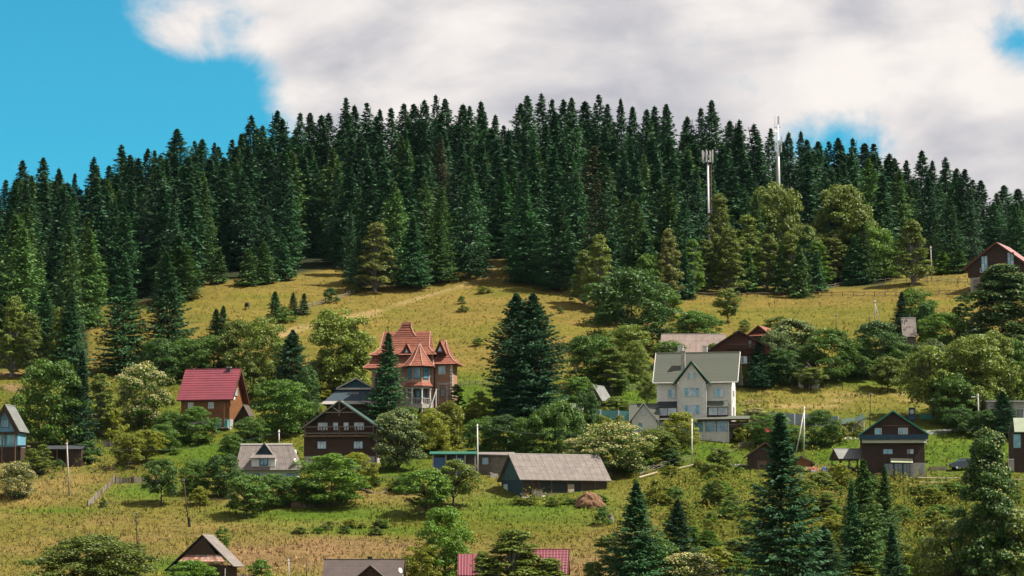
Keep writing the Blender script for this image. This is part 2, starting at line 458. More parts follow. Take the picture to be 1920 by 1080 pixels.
# where the hillside lies: for a few bearings, the photo row at which the ground appears at each distance
T_D = np.array([250, 330, 370, 420, 460, 495, 545, 600, 640, 700, 740, 800, 900, 1200, 2000, 6000.0])
T_X = np.array([0, 480, 960, 1440, 1920.0])
T_Y = np.array([
    [1420, 1195, 1085, 925, 835, 715, 640, 580, 545, 500, 500, 560, 660, 800, 900, 1000],
    [1420, 1190, 1085, 930, 828, 722, 612, 522, 478, 415, 410, 470, 590, 760, 900, 1000],
    [1420, 1185, 1085, 938, 822, 718, 606, 515, 462, 385, 378, 440, 570, 750, 900, 1000],
    [1420, 1190, 1090, 928, 822, 720, 612, 540, 490, 430, 425, 480, 590, 760, 900, 1000],
    [1420, 1195, 1100, 918, 822, 735, 585, 512, 500, 490, 495, 545, 640, 780, 900, 1000.0]])
GD = np.concatenate([np.linspace(3, 240, 12), np.arange(250, 760, 2.0), np.linspace(765, 1200, 30), np.linspace(1250, 2200, 12)])
GX = np.concatenate([np.linspace(-6000, -420, 26), np.arange(-400, 2330, 13.0), np.linspace(2350, 7900, 26)])


def rows_at(x, D):
    cols = np.array([np.interp(D, T_D, T_Y[i]) for i in range(len(T_X))])
    ker = np.ones(9) / 9
    out = np.empty((len(x), len(D)))
    for j, xx in enumerate(np.clip(x, 0, 1920)):
        k = min(int(xx // 480), 3)
        t = (xx - 480 * k) / 480
        t = t * t * (3 - 2 * t)
        out[j] = cols[k] * (1 - t) + cols[k + 1] * t
    for j in range(len(x)):
        p = np.pad(out[j], 4, mode='edge')
        out[j] = np.convolve(p, ker, mode='valid')
    return out


def world_of(px, py, D):
    u = (px - W / 2) / F
    v = (H / 2 - py) / F
    t = D / (math.cos(TILT) - v * math.sin(TILT))
    return u * t, D + 0 * t, t * (math.sin(TILT) + v * math.cos(TILT))


_rows = rows_at(GX, GD)
_XX, _DD = np.meshgrid(GX, GD, indexing='ij')
_wx, _wy, _wz = world_of(_XX, _rows, _DD)
near = _DD < 245                                  # the valley floor between viewer and village
_valley = -14.0 + 12.2 * np.exp(-(_DD / 40.0) ** 2)
_zb = np.interp(250, GD, np.arange(len(GD)))
_wz = np.where(near, _valley + (_wz[:, [int(_zb)]] + 14.0) * (_DD / 250.0) ** 3, _wz)
_wz = _wz + np.where(_DD > 300, (fbm(_wx * 0.09 + 50, _wy * 0.09 + 9, 4) - 0.47) * 1.1, 0)


def row_of(wx, wy, wz):
    c, s_ = math.cos(TILT), math.sin(TILT)
    depth = wy * c + wz * s_
    up = -wy * s_ + wz * c
    return W / 2 + F * wx / depth, H / 2 - F * up / depth, depth


_rowpx = row_of(_wx, _wy, _wz)[1]


def ground(px, py):
    """world point where the sight line of a photo pixel meets the hillside"""
    px = np.atleast_1d(np.asarray(px, float)); py = np.atleast_1d(np.asarray(py, float))
    ii = np.clip(np.searchsorted(GX, px) - 1, 0, len(GX) - 2)
    a, b = np.searchsorted(GD, 250), np.searchsorted(GD, 742)
    out = np.empty((len(px), 3))
    for k in range(len(px)):
        i = ii[k]
        t = (px[k] - GX[i]) / (GX[i + 1] - GX[i])
        r = _rowpx[i, a:b] * (1 - t) + _rowpx[i + 1, a:b] * t
        r = np.minimum.accumulate(r)
        j = np.interp(-py[k], -r, GD[a:b])
        out[k] = world_of(px[k], py[k], j)
    return out


def ground_z(wx, wy):
    px = W / 2 + F * wx / wy                        # bearings are columns of the grid
    i = int(np.clip(np.searchsorted(GX, px) - 1, 0, len(GX) - 2))
    z = []
    for q in (i, i + 1):
        z.append((np.interp(wy, _wy[q], _wx[q]), np.interp(wy, _wy[q], _wz[q])))
    t = (wx - z[0][0]) / max(1e-6, z[1][0] - z[0][0])
    return float(z[0][1] * (1 - t) + z[1][1] * t)


FOREST_X = np.array([-300, 0, 60, 165, 172, 200, 365, 372, 430, 480, 560, 640, 655, 740, 822, 830, 915, 918, 950, 960, 1080, 1092, 1110, 1280, 1292, 1660, 1668, 1820, 1920, 2300])
FOREST_Y = np.array([700, 695, 695, 695, 600, 580, 570, 535, 532, 538, 522, 508, 540, 545, 535, 520, 520, 495, 495, 535, 545, 560, 575, 572, 548, 545, 512, 508, 505, 505])


def forest_edge(x):
    return np.interp(x, FOREST_X, FOREST_Y)


def blob(x, y, cx, cy, rx, ry, soft=0.35):
    d = np.sqrt(((x - cx) / rx) ** 2 + ((y - cy) / ry) ** 2)
    return np.clip((1 + soft - d) / (2 * soft), 0, 1)


def seg(x, y, x0, y0, x1, y1, w):
    dx, dy = x1 - x0, y1 - y0
    t = np.clip(((x - x0) * dx + (y - y0) * dy) / (dx * dx + dy * dy), 0, 1)
    d = np.hypot(x - x0 - t * dx, (y - y0 - t * dy) * 2.0)
    return np.clip(1.5 - d / w, 0, 1)


def grass_colour(px, py, wx, wy):
    """kinds of grass and bare soil as they grow on the hillside"""
    px, py = np.asarray(px, float), np.asarray(py, float)
    nlow = fbm(wx * 0.035, wy * 0.05, 4)
    nmid = fbm(wx * 0.16 + 31, wy * 0.22, 3)
    def C(*c): return np.array(c)
    def mx(base, col, w): return base * (1 - w[..., None]) + col * w[..., None]
    gold, green = C(0.150, 0.109, 0.024), C(0.072, 0.092, 0.009)
    lush, tan = C(0.060, 0.102, 0.007), C(0.168, 0.116, 0.039)
    pink, olive = C(0.168, 0.100, 0.048), C(0.104, 0.098, 0.012)
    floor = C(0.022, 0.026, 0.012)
    col = np.broadcast_to(gold, px.shape + (3,)).copy()
    col = mx(col, olive, np.clip((nlow - 0.44) * 6, 0, 1) * 0.75)
    vill = np.clip((py - 680) / 50, 0, 1)
    col = mx(col, green, vill * 0.85)
    col = mx(col, olive, vill * np.clip((nmid - 0.42) * 5, 0, 1) * 0.8)
    low = np.clip((py - 850) / 40, 0, 1) * np.clip((1300 - px) / 120, 0, 1)
    col = mx(col, olive, low * 0.9)
    col = mx(col, tan, low * np.clip((nlow - 0.40) * 5, 0, 1) * 0.5)
    # dry fallow bands
    for a in ((70, 1000, 330, 46), (350, 1005, 170, 36), (120, 905, 150, 46), (620, 1035, 300, 28), (840, 1040, 320, 30), (620, 985, 130, 10), (730, 932, 50, 12), (1100, 1040, 90, 50)):
        col = mx(col, tan, blob(px, py, *a, 0.5) * 0.8 * (0.35 + 0.65 * np.clip((nmid - 0.35) * 4, 0, 1)))
    for a in ((90, 975, 230, 16), (250, 1015, 200, 22), (580, 1022, 170, 14), (780, 1030, 160, 12), (470, 1050, 240, 18), (1080, 1055, 70, 26)):
        col = mx(col, pink, blob(px, py, *a, 0.6) * np.clip((nlow - 0.36) * 5, 0, 1) * 0.85)
    # greener strips, lawns and gardens
    for a in ((265, 922, 80, 16), (380, 850, 80, 28), (105, 958, 90, 5), (600, 965, 190, 18), (1010, 950, 170, 30), (740, 880, 70, 25), (1190, 735, 110, 40), (1690, 855, 120, 40), (1560, 850, 60, 30),
              (1620, 715, 130, 18), (1320, 850, 110, 26), (330, 1060, 60, 18), (690, 995, 130, 8), (1840, 840, 90, 30), (880, 760, 60, 40)):
        col = mx(col, lush, blob(px, py, *a, 0.6) * 0.9)
    for a in ((1580, 748, 190, 24), (1450, 745, 60, 20)):
        col = mx(col, C(0.140, 0.118, 0.022), blob(px, py, *a, 0.4))
    for a in ((1500, 930, 250, 40), (1420, 960, 180, 30), (1760, 930, 80, 30)):
        col = mx(col, gold * 0.85, blob(px, py, *a, 0.6) * np.clip((nmid - 0.38) * 5, 0, 1))
    thicket = blob(px, py, 1560, 1030, 330, 90, 0.4)
    col = mx(col, C(0.085, 0.085, 0.013), thicket * 0.75)
    # bare soil, tracks
    soil = C(0.25, 0.14, 0.09)
    for a in ((1580, 905, 26, 22), (1560, 930, 14, 12), (1765, 892, 40, 5), (1500, 880, 50, 7), (635, 745, 26, 8), (20, 703, 24, 5), (20, 728, 26, 6), (923, 492, 12, 6), (1340, 842, 34, 4)):
        col = mx(col, soil, blob(px, py, *a, 0.5) * np.clip((nmid - 0.25) * 5, 0, 1) * 0.85)
    for a in ((480, 640, 600, 605, 11), (600, 605, 700, 585, 8), (700, 585, 790, 558, 6), (790, 558, 905, 525, 5), (905, 525, 930, 500, 5), (470, 648, 590, 613, 3), (600, 613, 720, 588, 3), (1400, 742, 1770, 738, 2), (1400, 752, 1770, 750, 2), (1400, 762, 1780, 762, 2)):
        col = mx(col, C(0.25, 0.175, 0.075), seg(px, py, *a) * np.clip((nmid - 0.12) * 5, 0, 1) * 0.95)
    swath = 0.5 + 0.5 * np.sin(wy * 1.25 + 5 * fbm(wx * 0.02, wy * 0.02, 2))       # faint mowing swaths along the contour
    col = col * (0.93 + 0.15 * swath * np.clip((nlow - 0.3) * 4, 0, 1))[..., None]
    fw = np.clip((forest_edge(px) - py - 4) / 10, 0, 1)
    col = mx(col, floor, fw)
    return col


_px, _py, _ = row_of(_wx, np.maximum(_wy, 1), _wz)
_cols = grass_colour(_px, _py, _wx, _wy)
nx, nd = _wx.shape
idx = np.arange(nx * nd).reshape(nx, nd)
fc = np.stack([idx[:-1, :-1], idx[1:, :-1], idx[1:, 1:], idx[:-1, 1:]], -1).reshape(-1, 4)
me = raw_mesh('ground', np.stack([_wx, _wy, _wz], -1).reshape(-1, 3), fc, 'meadow', _cols.reshape(-1, 3))
me.polygons.foreach_set('use_smooth', [True] * len(me.polygons))
tag(link('ground', me), kind='structure')

# meadow grass in tufts, thinned under the forest
NG = 78000
gx = rng.uniform(-40, 1960, NG)
gy = 498 + (1092 - 498) * rng.random(NG) ** 0.85
keep = gy > forest_edge(gx) + 2
gx, gy = gx[keep], gy[keep]
gp = ground(gx, gy)
gc = grass_colour(gx, gy, gp[:, 0], gp[:, 1])
nt = len(gx)
clump = fbm(gp[:, 0] * 0.22 + 3, gp[:, 1] * 0.22, 3)
gc = gc * (0.82 + 0.85 * rng.random((nt, 1)) ** 1.8) * (0.75 + 0.7 * clump[:, None])
gc[:, 0] *= 0.92 + 0.2 * rng.random(nt)
NB = 4
hgt = (0.20 + 0.42 * rng.random(nt) ** 2) * (0.55 + 1.0 * clump)
V = np.empty((nt, NB, 3, 3)); CC = np.empty((nt, NB, 3, 3))
for k in range(NB):
    a = rng.uniform(0, 2 * math.pi, nt)
    r = rng.uniform(0.02, 0.28, nt)
    bx = gp[:, 0] + r * np.cos(a); by = gp[:, 1] + r * np.sin(a) * 0.7; bz = gp[:, 2] - 0.05
    wd = rng.uniform(0.04, 0.10, nt)
    a2 = rng.uniform(0, math.pi, nt)
    lean = rng.uniform(-0.5, 0.5, (nt, 2)) * hgt[:, None]
    V[:, k, 0] = np.stack([bx - wd * np.cos(a2), by - wd * np.sin(a2), bz], -1)
    V[:, k, 1] = np.stack([bx + wd * np.cos(a2), by + wd * np.sin(a2), bz], -1)
    V[:, k, 2] = np.stack([bx + lean[:, 0], by + lean[:, 1], bz + hgt * rng.uniform(0.6, 1.1, nt)], -1)
    CC[:, k] = (gc * rng.uniform(0.85, 1.2, (nt, 1)))[:, None, :]
me = raw_mesh('meadow_grass', V.reshape(-1, 3), np.arange(nt * NB * 3).reshape(-1, 3), 'grass_blade', CC.reshape(-1, 3), tri=True)
tag(link('meadow_grass', me), 'tufts of dry and green grass all over the hillside meadow', 'grass', kind='stuff')

# ------------------------------------------------------------------ placing


def spot(px, py):
    p = ground(px, py)[0]
    depth = p[1] * math.cos(TILT) + p[2] * math.sin(TILT)
    return Vector(p), depth / F


def thing(name, label, cat, px, py, rot=0.0, group=None, sink=0.0):
    p, s = spot(px, py)
    o = bpy.data.objects.new(name, None)
    COL.objects.link(o)
    o.empty_display_size = 0.5
    o.location = (p.x, p.y, p.z - sink)
    o.rotation_euler = (0, 0, R(rot))
    tag(o, label, cat, group)
    return o, s


# ------------------------------------------------------------------ tree prototypes
def quads_from(c, d1, d2):
    """rhombic leaves: centre c, half axes d1 (long) and d2"""
    v = np.stack([c - d1, c + d2 - d1 * 0.1, c + d1, c - d2 - d1 * 0.1], 1)
    return v.reshape(-1, 3)


def unit(a):
    return a / np.maximum(np.linalg.norm(a, axis=-1, keepdims=True), 1e-9)


def leaf_mesh(name, c, d1, d2, mat):
    v = quads_from(c, d1, d2)
    return raw_mesh(name, v, np.arange(len(v)).reshape(-1, 4), mat)


def trunk_mesh(name, height, r, mat, limbs, seed, lean=0.0):
    rr = random.Random(seed)
    b = MB()
    k = 6
    pts = [(Vector((lean * t * t * height + rr.uniform(-.04, .04) * height * t, rr.uniform(-.03, .03) * height * t, height * t)), r * (1.25 if t == 0 else 1 - 0.85 * t)) for t in (0, 0.2, 0.45, 0.7, 1.0)]
    pts[0] = (Vector((0, 0, -0.6)), r * 1.35)
    b.loft([[tuple(p + Vector((math.cos(2 * math.pi * i / k), math.sin(2 * math.pi * i / k), 0)) * q) for i in range(k)] for p, q in pts])
    for (p, q, r0) in limbs:
        b.bar(p, q, r0, r0 * 0.35, 5)
    o = b.build(name, mat)
    me = o.data
    bpy.data.objects.remove(o)
    return me


def make_spruce(seed, Ht, Rad, step, sprays, lsize, bare=0.04, power=0.95, gappy=0.12, reach=0.66):
    """whorls of drooping boughs, each hung with many small needle sprays"""
    q = np.random.default_rng(seed)
    C_, D1, D2 = [], [], []
    z = bare * Ht + 0.3
    up = np.array([0, 0, 1.0])
    while z < Ht - 0.25:
        t = z / Ht
        prof = Rad * min(1.0, (1 - t) / reach) ** power * q.uniform(0.84, 1.08) + 0.10
        if t < 0.10: prof *= 0.78 + 2.2 * t
        nb = max(5, int(round(6 + 3.0 * (1 - t) + q.uniform(-1, 1))))
        a0 = q.uniform(0, 6.28)
        for k in range(nb):
            if q.random() < gappy: continue
            az = a0 + 2 * math.pi * k / nb + q.uniform(-.35, .35)
            L = prof * q.uniform(0.60, 1.16)
            out = np.array([math.cos(az), math.sin(az), 0.0])
            side = np.array([-out[1], out[0], 0.0])
            droop = -0.46 * (1 - t) ** 0.7 + 0.34 * t + q.uniform(-.12, .12)
            n = max(13, int(sprays * (0.40 + 0.60 * L / Rad)))
            u = q.uniform(0.06, 1.0, n) ** 0.75
            s = np.where(np.arange(n) % 2, -1.0, 1.0)
            spread = q.uniform(0.05, 1.0, n) * (1.05 - 0.75 * u) * L * 0.42
            pos = out * (L * u)[:, None] + up * (z + L * (droop * u + 0.30 * u * u))[:, None]
            pos = pos + side * (s * spread)[:, None] - up * (q.uniform(0.0, 0.30, n) * spread + q.uniform(0, 0.22, n) * lsize)[:, None]
            dv = unit(out * q.uniform(0.4, 1.0, (n, 1)) + side * (s * q.uniform(0.1, 0.9, n))[:, None] - up * (q.uniform(0.1, 0.9, n) * (1 - 0.7 * t))[:, None])
            w_ = unit(np.cross(dv, unit(q.normal(size=(n, 3)) * 0.5 + up)))
            w_ = unit(w_ + up * q.normal(size=(n, 1)) * 0.55)
            ll = (lsize * q.uniform(0.6, 1.4, n) * (0.80 + 0.20 * (1 - t)))[:, None]
            C_.append(pos); D1.append(dv * ll); D2.append(w_ * ll * q.uniform(0.26, 0.44, (n, 1)))
        z += step * q.uniform(0.75, 1.25) * (1 - 0.45 * t)
    n = 22
    zz = Ht - 0.12 - np.arange(n) * 0.07
    a = q.uniform(0, 6.28, n)
    dv = unit(np.stack([np.cos(a) * 0.55, np.sin(a) * 0.55, np.ones(n)], -1))
    C_.append(np.stack([0 * zz, 0 * zz, zz], -1)); D1.append(dv * 0.30); D2.append(unit(np.cross(dv, np.stack([np.sin(a), -np.cos(a), 0 * a + 0.2], -1))) * 0.08)
    cc = np.concatenate(C_)
    crown = leaf_mesh('spruce_crown_mesh', cc, np.concatenate(D1), np.concatenate(D2), 'needle')
    trunk = trunk_mesh('spruce_trunk_mesh', Ht * 0.97, Ht * 0.011 + 0.06, 'bark', [], seed)
    return dict(crown=crown, trunk=trunk, h=Ht, w=2 * float(np.percentile(np.hypot(cc[:, 0], cc[:, 1]), 96)))


def make_leafy(seed, Ht, Wd, trunk_frac, nclump, leaves, lsize, shape='round', bark='bark', bloom=0.0, lean=0.0, loose=0.5):
    q = np.random.default_rng(seed)
    rx = Wd / 2
    z0, z1 = Ht * trunk_frac, Ht
    zc, rz = (z0 + z1) / 2, (z1 - z0) / 2
    C_, D1, D2 = [], [], []
    B_, E1, E2 = [], [], []
    limbs = []
    for k in range(nclump):
        zz = q.uniform(-0.97, 0.97)
        an = q.uniform(0, 2 * math.pi)
        if shape == 'birch': prof = (1 - max(zz, -0.75)) ** 0.6 * 0.74
        elif shape == 'poplar': prof = (1 - abs(zz) ** 3) ** 0.5 if zz > 0 else 1 - 0.25 * zz * zz
        elif shape == 'spread': prof = math.sqrt(1 - zz * zz) if zz > -0.2 else 0.98 - 0.75 * (zz + 0.2) ** 2
        elif shape == 'bush': prof = math.sqrt(1 - ((zz + 1) / 2) ** 2)
        else: prof = math.sqrt(1 - zz * zz) if zz > -0.1 else 1.0 - 0.30 * zz * zz
        rad = q.uniform(0.12, 1.0) ** 0.55
        lump = 1 + 0.15 * math.sin(3 * an + seed + 2 * zz) + q.uniform(-.12, .14)
        d = np.array([math.cos(an), math.sin(an), 0.0])
        cx = np.array([d[0] * rad * rx * prof * lump * 0.86 + lean * (zz + 1) * rz * 0.5, d[1] * rad * rx * prof * lump * 0.86, zc + zz * rz * 0.90])
        cr = q.uniform(0.15, 0.31) * min(rx, rz * 1.1) * (1.12 - 0.3 * rad)
        n = int(leaves * q.uniform(0.6, 1.4))
        e = unit(q.normal(size=(n, 3)))
        e[:, 2] = np.where(e[:, 2] < -0.35, -e[:, 2], e[:, 2])
        rr = q.uniform(0.35, 1.0, (n, 1)) ** loose
        pos = cx + e * rr * cr * np.array([1.15, 1.15, 0.85])
        nrm = unit(e * 0.9 + q.normal(size=(n, 3)) * 0.55 + np.array([0, 0, 0.35]))
        a = unit(np.cross(nrm, q.normal(size=(n, 3))))
        b = np.cross(nrm, a)
        ls = lsize * q.uniform(0.6, 1.4, (n, 1))
        if bloom and (rad > 0.5 or zz > 0.5):
            mk = (e[:, 2] > 0.0) & (rr[:, 0] > 0.72) & (q.random(n) < bloom)
            B_.append(pos[mk] + e[mk] * 0.1); E1.append((a * ls)[mk] * 0.85); E2.append((b * ls)[mk] * 0.7)
            pos, a, b, ls = pos[~mk], a[~mk], b[~mk], ls[~mk]
        C_.append(pos); D1.append(a * ls); D2.append(b * ls * 0.62)
        if k % 4 == 0 and trunk_frac > 0.02:
            st = np.array([lean * 0.15 * Ht * 0.2, 0, max(z0 * 0.85, min(cx[2] - 0.25 * rz, z0 + 0.55 * rz))])
            limbs.append((tuple(st), tuple(cx), Ht * 0.010 + 0.02))
    cc = np.concatenate(C_)
    out = dict(h=float(np.percentile(cc[:, 2], 99.3)), w=2 * float(np.percentile(np.abs(cc[:, :2]), 97.5)))
    out['crown'] = leaf_mesh('leaf_crown_mesh', np.concatenate(C_), np.concatenate(D1), np.concatenate(D2), 'leaf')
    if bloom:
        out['blossom'] = leaf_mesh('blossom_mesh', np.concatenate(B_), np.concatenate(E1), np.concatenate(E2), 'blossom')
    out['trunk'] = trunk_mesh('trunk_mesh', max(z0, 0.15 * Ht) + rz * 0.9, Ht * 0.015 + 0.035, bark, limbs, seed, lean * 0.1)
    return out


PROTO = {
    'spruce': [make_spruce(10 + i, 24, 3.6 + 0.25 * (i % 4), 0.42, 24 + i % 3, 0.36, gappy=0.16 + 0.05 * (i % 4), reach=0.42 + 0.09 * (i % 4)) for i in range(9)],
    'ragged': [make_spruce(40 + i, 24, 3.3, 0.55, 24, 0.38, gappy=0.32, reach=0.5) for i in range(4)],
    'hero': [make_spruce(60 + i, 22, 4.2 + 0.3 * i, 0.36, 58, 0.27, gappy=0.10, reach=0.80) for i in range(3)],
    'dense': [make_spruce(70 + i, 22, 4.6, 0.34, 66, 0.28, gappy=0.04, reach=0.48) for i in range(2)],
    'little': [make_spruce(80 + i, 7, 1.6, 0.28, 22, 0.22, bare=0.0, reach=0.85) for i in range(3)],
    'round': [make_leafy(100 + i, 9, 8, 0.0, 130, 150, 0.125) for i in range(5)],
    'apple': [make_leafy(120 + i, 5.5, 5.4, 0.16, 90, 130, 0.095, 'spread', loose=0.7) for i in range(3)],
    'bush': [make_leafy(140 + i, 3.2, 4.2, 0.0, 60, 110, 0.085, 'bush') for i in range(5)],
    'dome': [make_leafy(150 + i, 7, 13, 0.0, 190, 170, 0.125, 'bush') for i in range(2)],
    'birch': [make_leafy(160 + i, 14, 6, 0.04, 140, 140, 0.125, 'birch', 'birch_bark', loose=0.8) for i in range(4)],
    'poplar': [make_leafy(180 + i, 14, 4.6, 0.0, 130, 130, 0.125, 'poplar') for i in range(2)],
    'bloom': [make_leafy(200 + i, 8, 8, 0.0, 120, 150, 0.12, 'round', bloom=0.62) for i in range(3)],
    'silver': [make_leafy(220 + i, 8, 6.5, 0.04, 110, 150, 0.12, 'round', bloom=0.30) for i in range(3)],
    'heroleaf': [make_leafy(240 + i, 16, 7.5, 0.0, 230, 210, 0.12, 'birch', bloom=0.10) for i in range(2)],
}
NAMES = {'spruce': 'spruce_tree', 'ragged': 'spruce_tree', 'hero': 'spruce_tree', 'dense': 'spruce_tree', 'little': 'spruce_tree', 'round': 'leafy_tree', 'apple': 'fruit_tree', 'bush': 'shrub', 'dome': 'shrub',
         'birch': 'birch_tree', 'poplar': 'poplar_tree', 'bloom': 'blossoming_tree', 'silver': 'leafy_tree', 'heroleaf': 'leafy_tree'}
CATS = {'shrub': 'shrub'}
COLR = dict(dk=(0.034, 0.082, 0.013), md=(0.058, 0.122, 0.014), ol=(0.100, 0.140, 0.020), yg=(0.142, 0.164, 0.010), gr=(0.070, 0.142, 0.010), sv=(0.080, 0.120, 0.040),
            sp=(0.021, 0.072, 0.023), sd=(0.014, 0.052, 0.019), sl=(0.042, 0.098, 0.019), tan=(0.112, 0.130, 0.028))
PALE = dict(bloom=(0.34, 0.31, 0.17), silver=(0.20, 0.23, 0.11), heroleaf=(0.20, 0.21, 0.085))
_cnt = {}


def tree(kind, px, top, base, wpx, col, label, group=None, loc=None, var=None, rot=None):
    """a tree standing on the hillside where its foot is at row `base`, as tall and wide as it looks in the photo"""
    if loc is None:
        p, s = spot(px, base)
    else:
        p, s = loc
    i = _cnt.get(kind, 0); _cnt[kind] = i + 1
    pr = PROTO[kind][(i if var is None else var) % len(PROTO[kind])]
    nm = NAMES[kind]
    o = bpy.data.objects.new(nm, None)
    COL.objects.link(o)
    o.location = p
    o.rotation_euler = (random.uniform(-.03, .03), random.uniform(-.03, .03), random.uniform(0, 6.28) if rot is None else rot)
    sz = (base - top) * s / pr['h']
    sx = wpx * s / pr['w']
    o.scale = (sx, sx * random.uniform(0.9, 1.1), sz)
    tag(o, label, 'shrub' if nm == 'shrub' else 'tree', group)
    c = np.array(COLR[col] if isinstance(col, str) else col)
    c = c * (random.uniform(0.78, 1.32) if nm == 'spruce_tree' else random.uniform(0.86, 1.16))
    for part in ('trunk', 'crown', 'blossom'):
        if part in pr:
            ch = link(part, pr[part], o)
            if part == 'crown': ch.color = (c[0], c[1], c[2], 1)
            if part == 'blossom': ch.color = PALE[kind] + (1,)
    return o


# ------------------------------------------------------------------ the spruce forest
TIPS = [(38, 298), (75, 292), (115, 312), (135, 322), (172, 290), (205, 308), (225, 268), (242, 288), (268, 275), (285, 278), (333, 238), (360, 262), (376, 258), (398, 265), (412, 272), (432, 258), (450, 248),
        (470, 212), (495, 232), (515, 205), (530, 218), (555, 208), (582, 208), (608, 212), (622, 208), (642, 180), (665, 192), (692, 190), (715, 202), (732, 198), (752, 190), (778, 192), (795, 185), (813, 173),
        (840, 182), (862, 192), (885, 196), (905, 185), (925, 212), (945, 232), (972, 190), (995, 175), (1011, 170), (1040, 182), (1062, 182), (1075, 180), (1100, 186), (1122, 174), (1140, 192), (1163, 178), (1185, 196),
        (1210, 200), (1230, 195), (1252, 192), (1290, 215), (1311, 197), (1336, 185), (1365, 222), (1385, 222), (1420, 230), (1440, 238), (1480, 245), (1504, 243), (1520, 258), (1540, 262), (1555, 262), (1575, 256),
        (1605, 256), (1620, 266), (1637, 266), (1665, 285), (1683, 294), (1700, 298), (1735, 278), (1750, 298), (1775, 292), (1798, 312), (1810, 315), (1830, 335), (1845, 336), (1872, 360), (1890, 345), (1912, 352), (4, 335), (-25, 345), (1945, 355)]
GRP = 'spruces of the forest on the hill'


ORD = 'first second third fourth fifth sixth seventh eighth ninth tenth eleventh twelfth thirteenth fourteenth fifteenth sixteenth seventeenth eighteenth nineteenth'.split()
TEN = dict(zip(range(20, 100, 10), ('twentieth twenty', 'thirtieth thirty', 'fortieth forty', 'fiftieth fifty', 'sixtieth sixty', 'seventieth seventy', 'eightieth eighty', 'ninetieth ninety')))


def nth(i):
    """i from 1"""
    if i < 20: return ORD[i - 1]
    a, b = TEN[i // 10 * 10].split()
    return a if i % 10 == 0 else b + '-' + ORD[i % 10 - 1]


TIPS.sort()
TIPN = [None] * len(TIPS)
NV = [i for i, t in enumerate(TIPS) if 0 <= t[0] <= 1920]
for j, i in enumerate(NV):
    TIPN[i] = nth(j + 1)


def ridge_spot(px, D):
    u = (px - W / 2) / F
    wx = u * D * 1.0
    for _ in range(3):
        z = ground_z(wx, D)
        depth = D * math.cos(TILT) + z * math.sin(TILT)
        wx = u * depth
    return Vector((wx, D, z)), depth / F


placed = []
tipx = np.array([t[0] for t in sorted(TIPS)]); tipy = np.array([t[1] for t in sorted(TIPS)])
fr = random.Random(11)
for ti, (x, y) in enumerate(TIPS):
    loc = ridge_spot(x, fr.uniform(672, 700))
    base = row_of(loc[0].x, loc[0].y, loc[0].z)[1]
    hm = (base - y) * loc[1]
    wm = fr.uniform(7.2, 10.4) * (0.85 + 0.15 * hm / 26)
    tree(fr.choice(['spruce', 'spruce', 'spruce', 'ragged']), x, y, base, wm / loc[1], 'sd' if fr.random() < .5 else 'sp', 'spruce rising to the skyline, %s tip counted from the left edge' % TIPN[ti] if TIPN[ti] else ('spruce cut by the left edge of the photo on the skyline' if x < 0 else 'spruce cut by the right edge of the photo on the skyline'), 'spruces on the skyline', loc)
    placed.append((loc[0].x, loc[0].y))

cand = []
for D in np.arange(486, 664, 11.6):
    wx = -0.185 * D
    while wx < 0.185 * D:
        X, Y = wx + fr.uniform(-2.2, 2.2), D + fr.uniform(-3.4, 3.4)
        z = ground_z(X, Y)
        a, b_, dep = row_of(X, Y, z)
        if abs(a - 1461) < 34 and b_ > 428 or abs(a - 1329) < 16 and b_ > 505: continue_ = True
        else: continue_ = False
        if not continue_ and -60 < a < 1980 and b_ < forest_edge(a) - 3 and all((X - p[0]) ** 2 + (Y - p[1]) ** 2 > 17 for p in placed):
            cand.append((X, Y, z, a, b_, dep / F)); placed.append((X, Y))
        wx += 9.6
nfill = 0
RANK = {}
for (X, Y, z, a, b_, s) in cand:
    sky_row = np.interp(a, tipx, tipy)
    hm = fr.uniform(17, 25.5)
    edge_gap = forest_edge(a) - b_
    if edge_gap < 14: hm *= fr.uniform(0.55, 0.95)
    top = max(b_ - hm / s, sky_row + fr.uniform(14, 60))
    hm = (b_ - top) * s
    if hm < 7: continue
    near_tip = NV[int(np.argmin([abs(TIPS[i][0] - a) for i in NV]))]
    k_ = RANK[near_tip] = RANK.get(near_tip, 0) + 1
    lab = 'forest spruce below the %s skyline tip from left, %s uphill from the meadow' % (TIPN[near_tip], nth(k_))
    r_ = fr.random()
    col = 'sl' if r_ < 0.30 else 'sp' if r_ < 0.75 else 'sd'
    if r_ > 0.975: col = (0.036, 0.044, 0.014)
    tree(fr.choice(['spruce', 'spruce', 'spruce', 'spruce', 'ragged']), a, top, b_, fr.uniform(6.0, 9.0) * (0.45 + 0.55 * hm / 24) / s, col, lab, GRP, (Vector((X, Y, z)), s))
    nfill += 1
print('forest fill', nfill, 'skyline', len(TIPS))

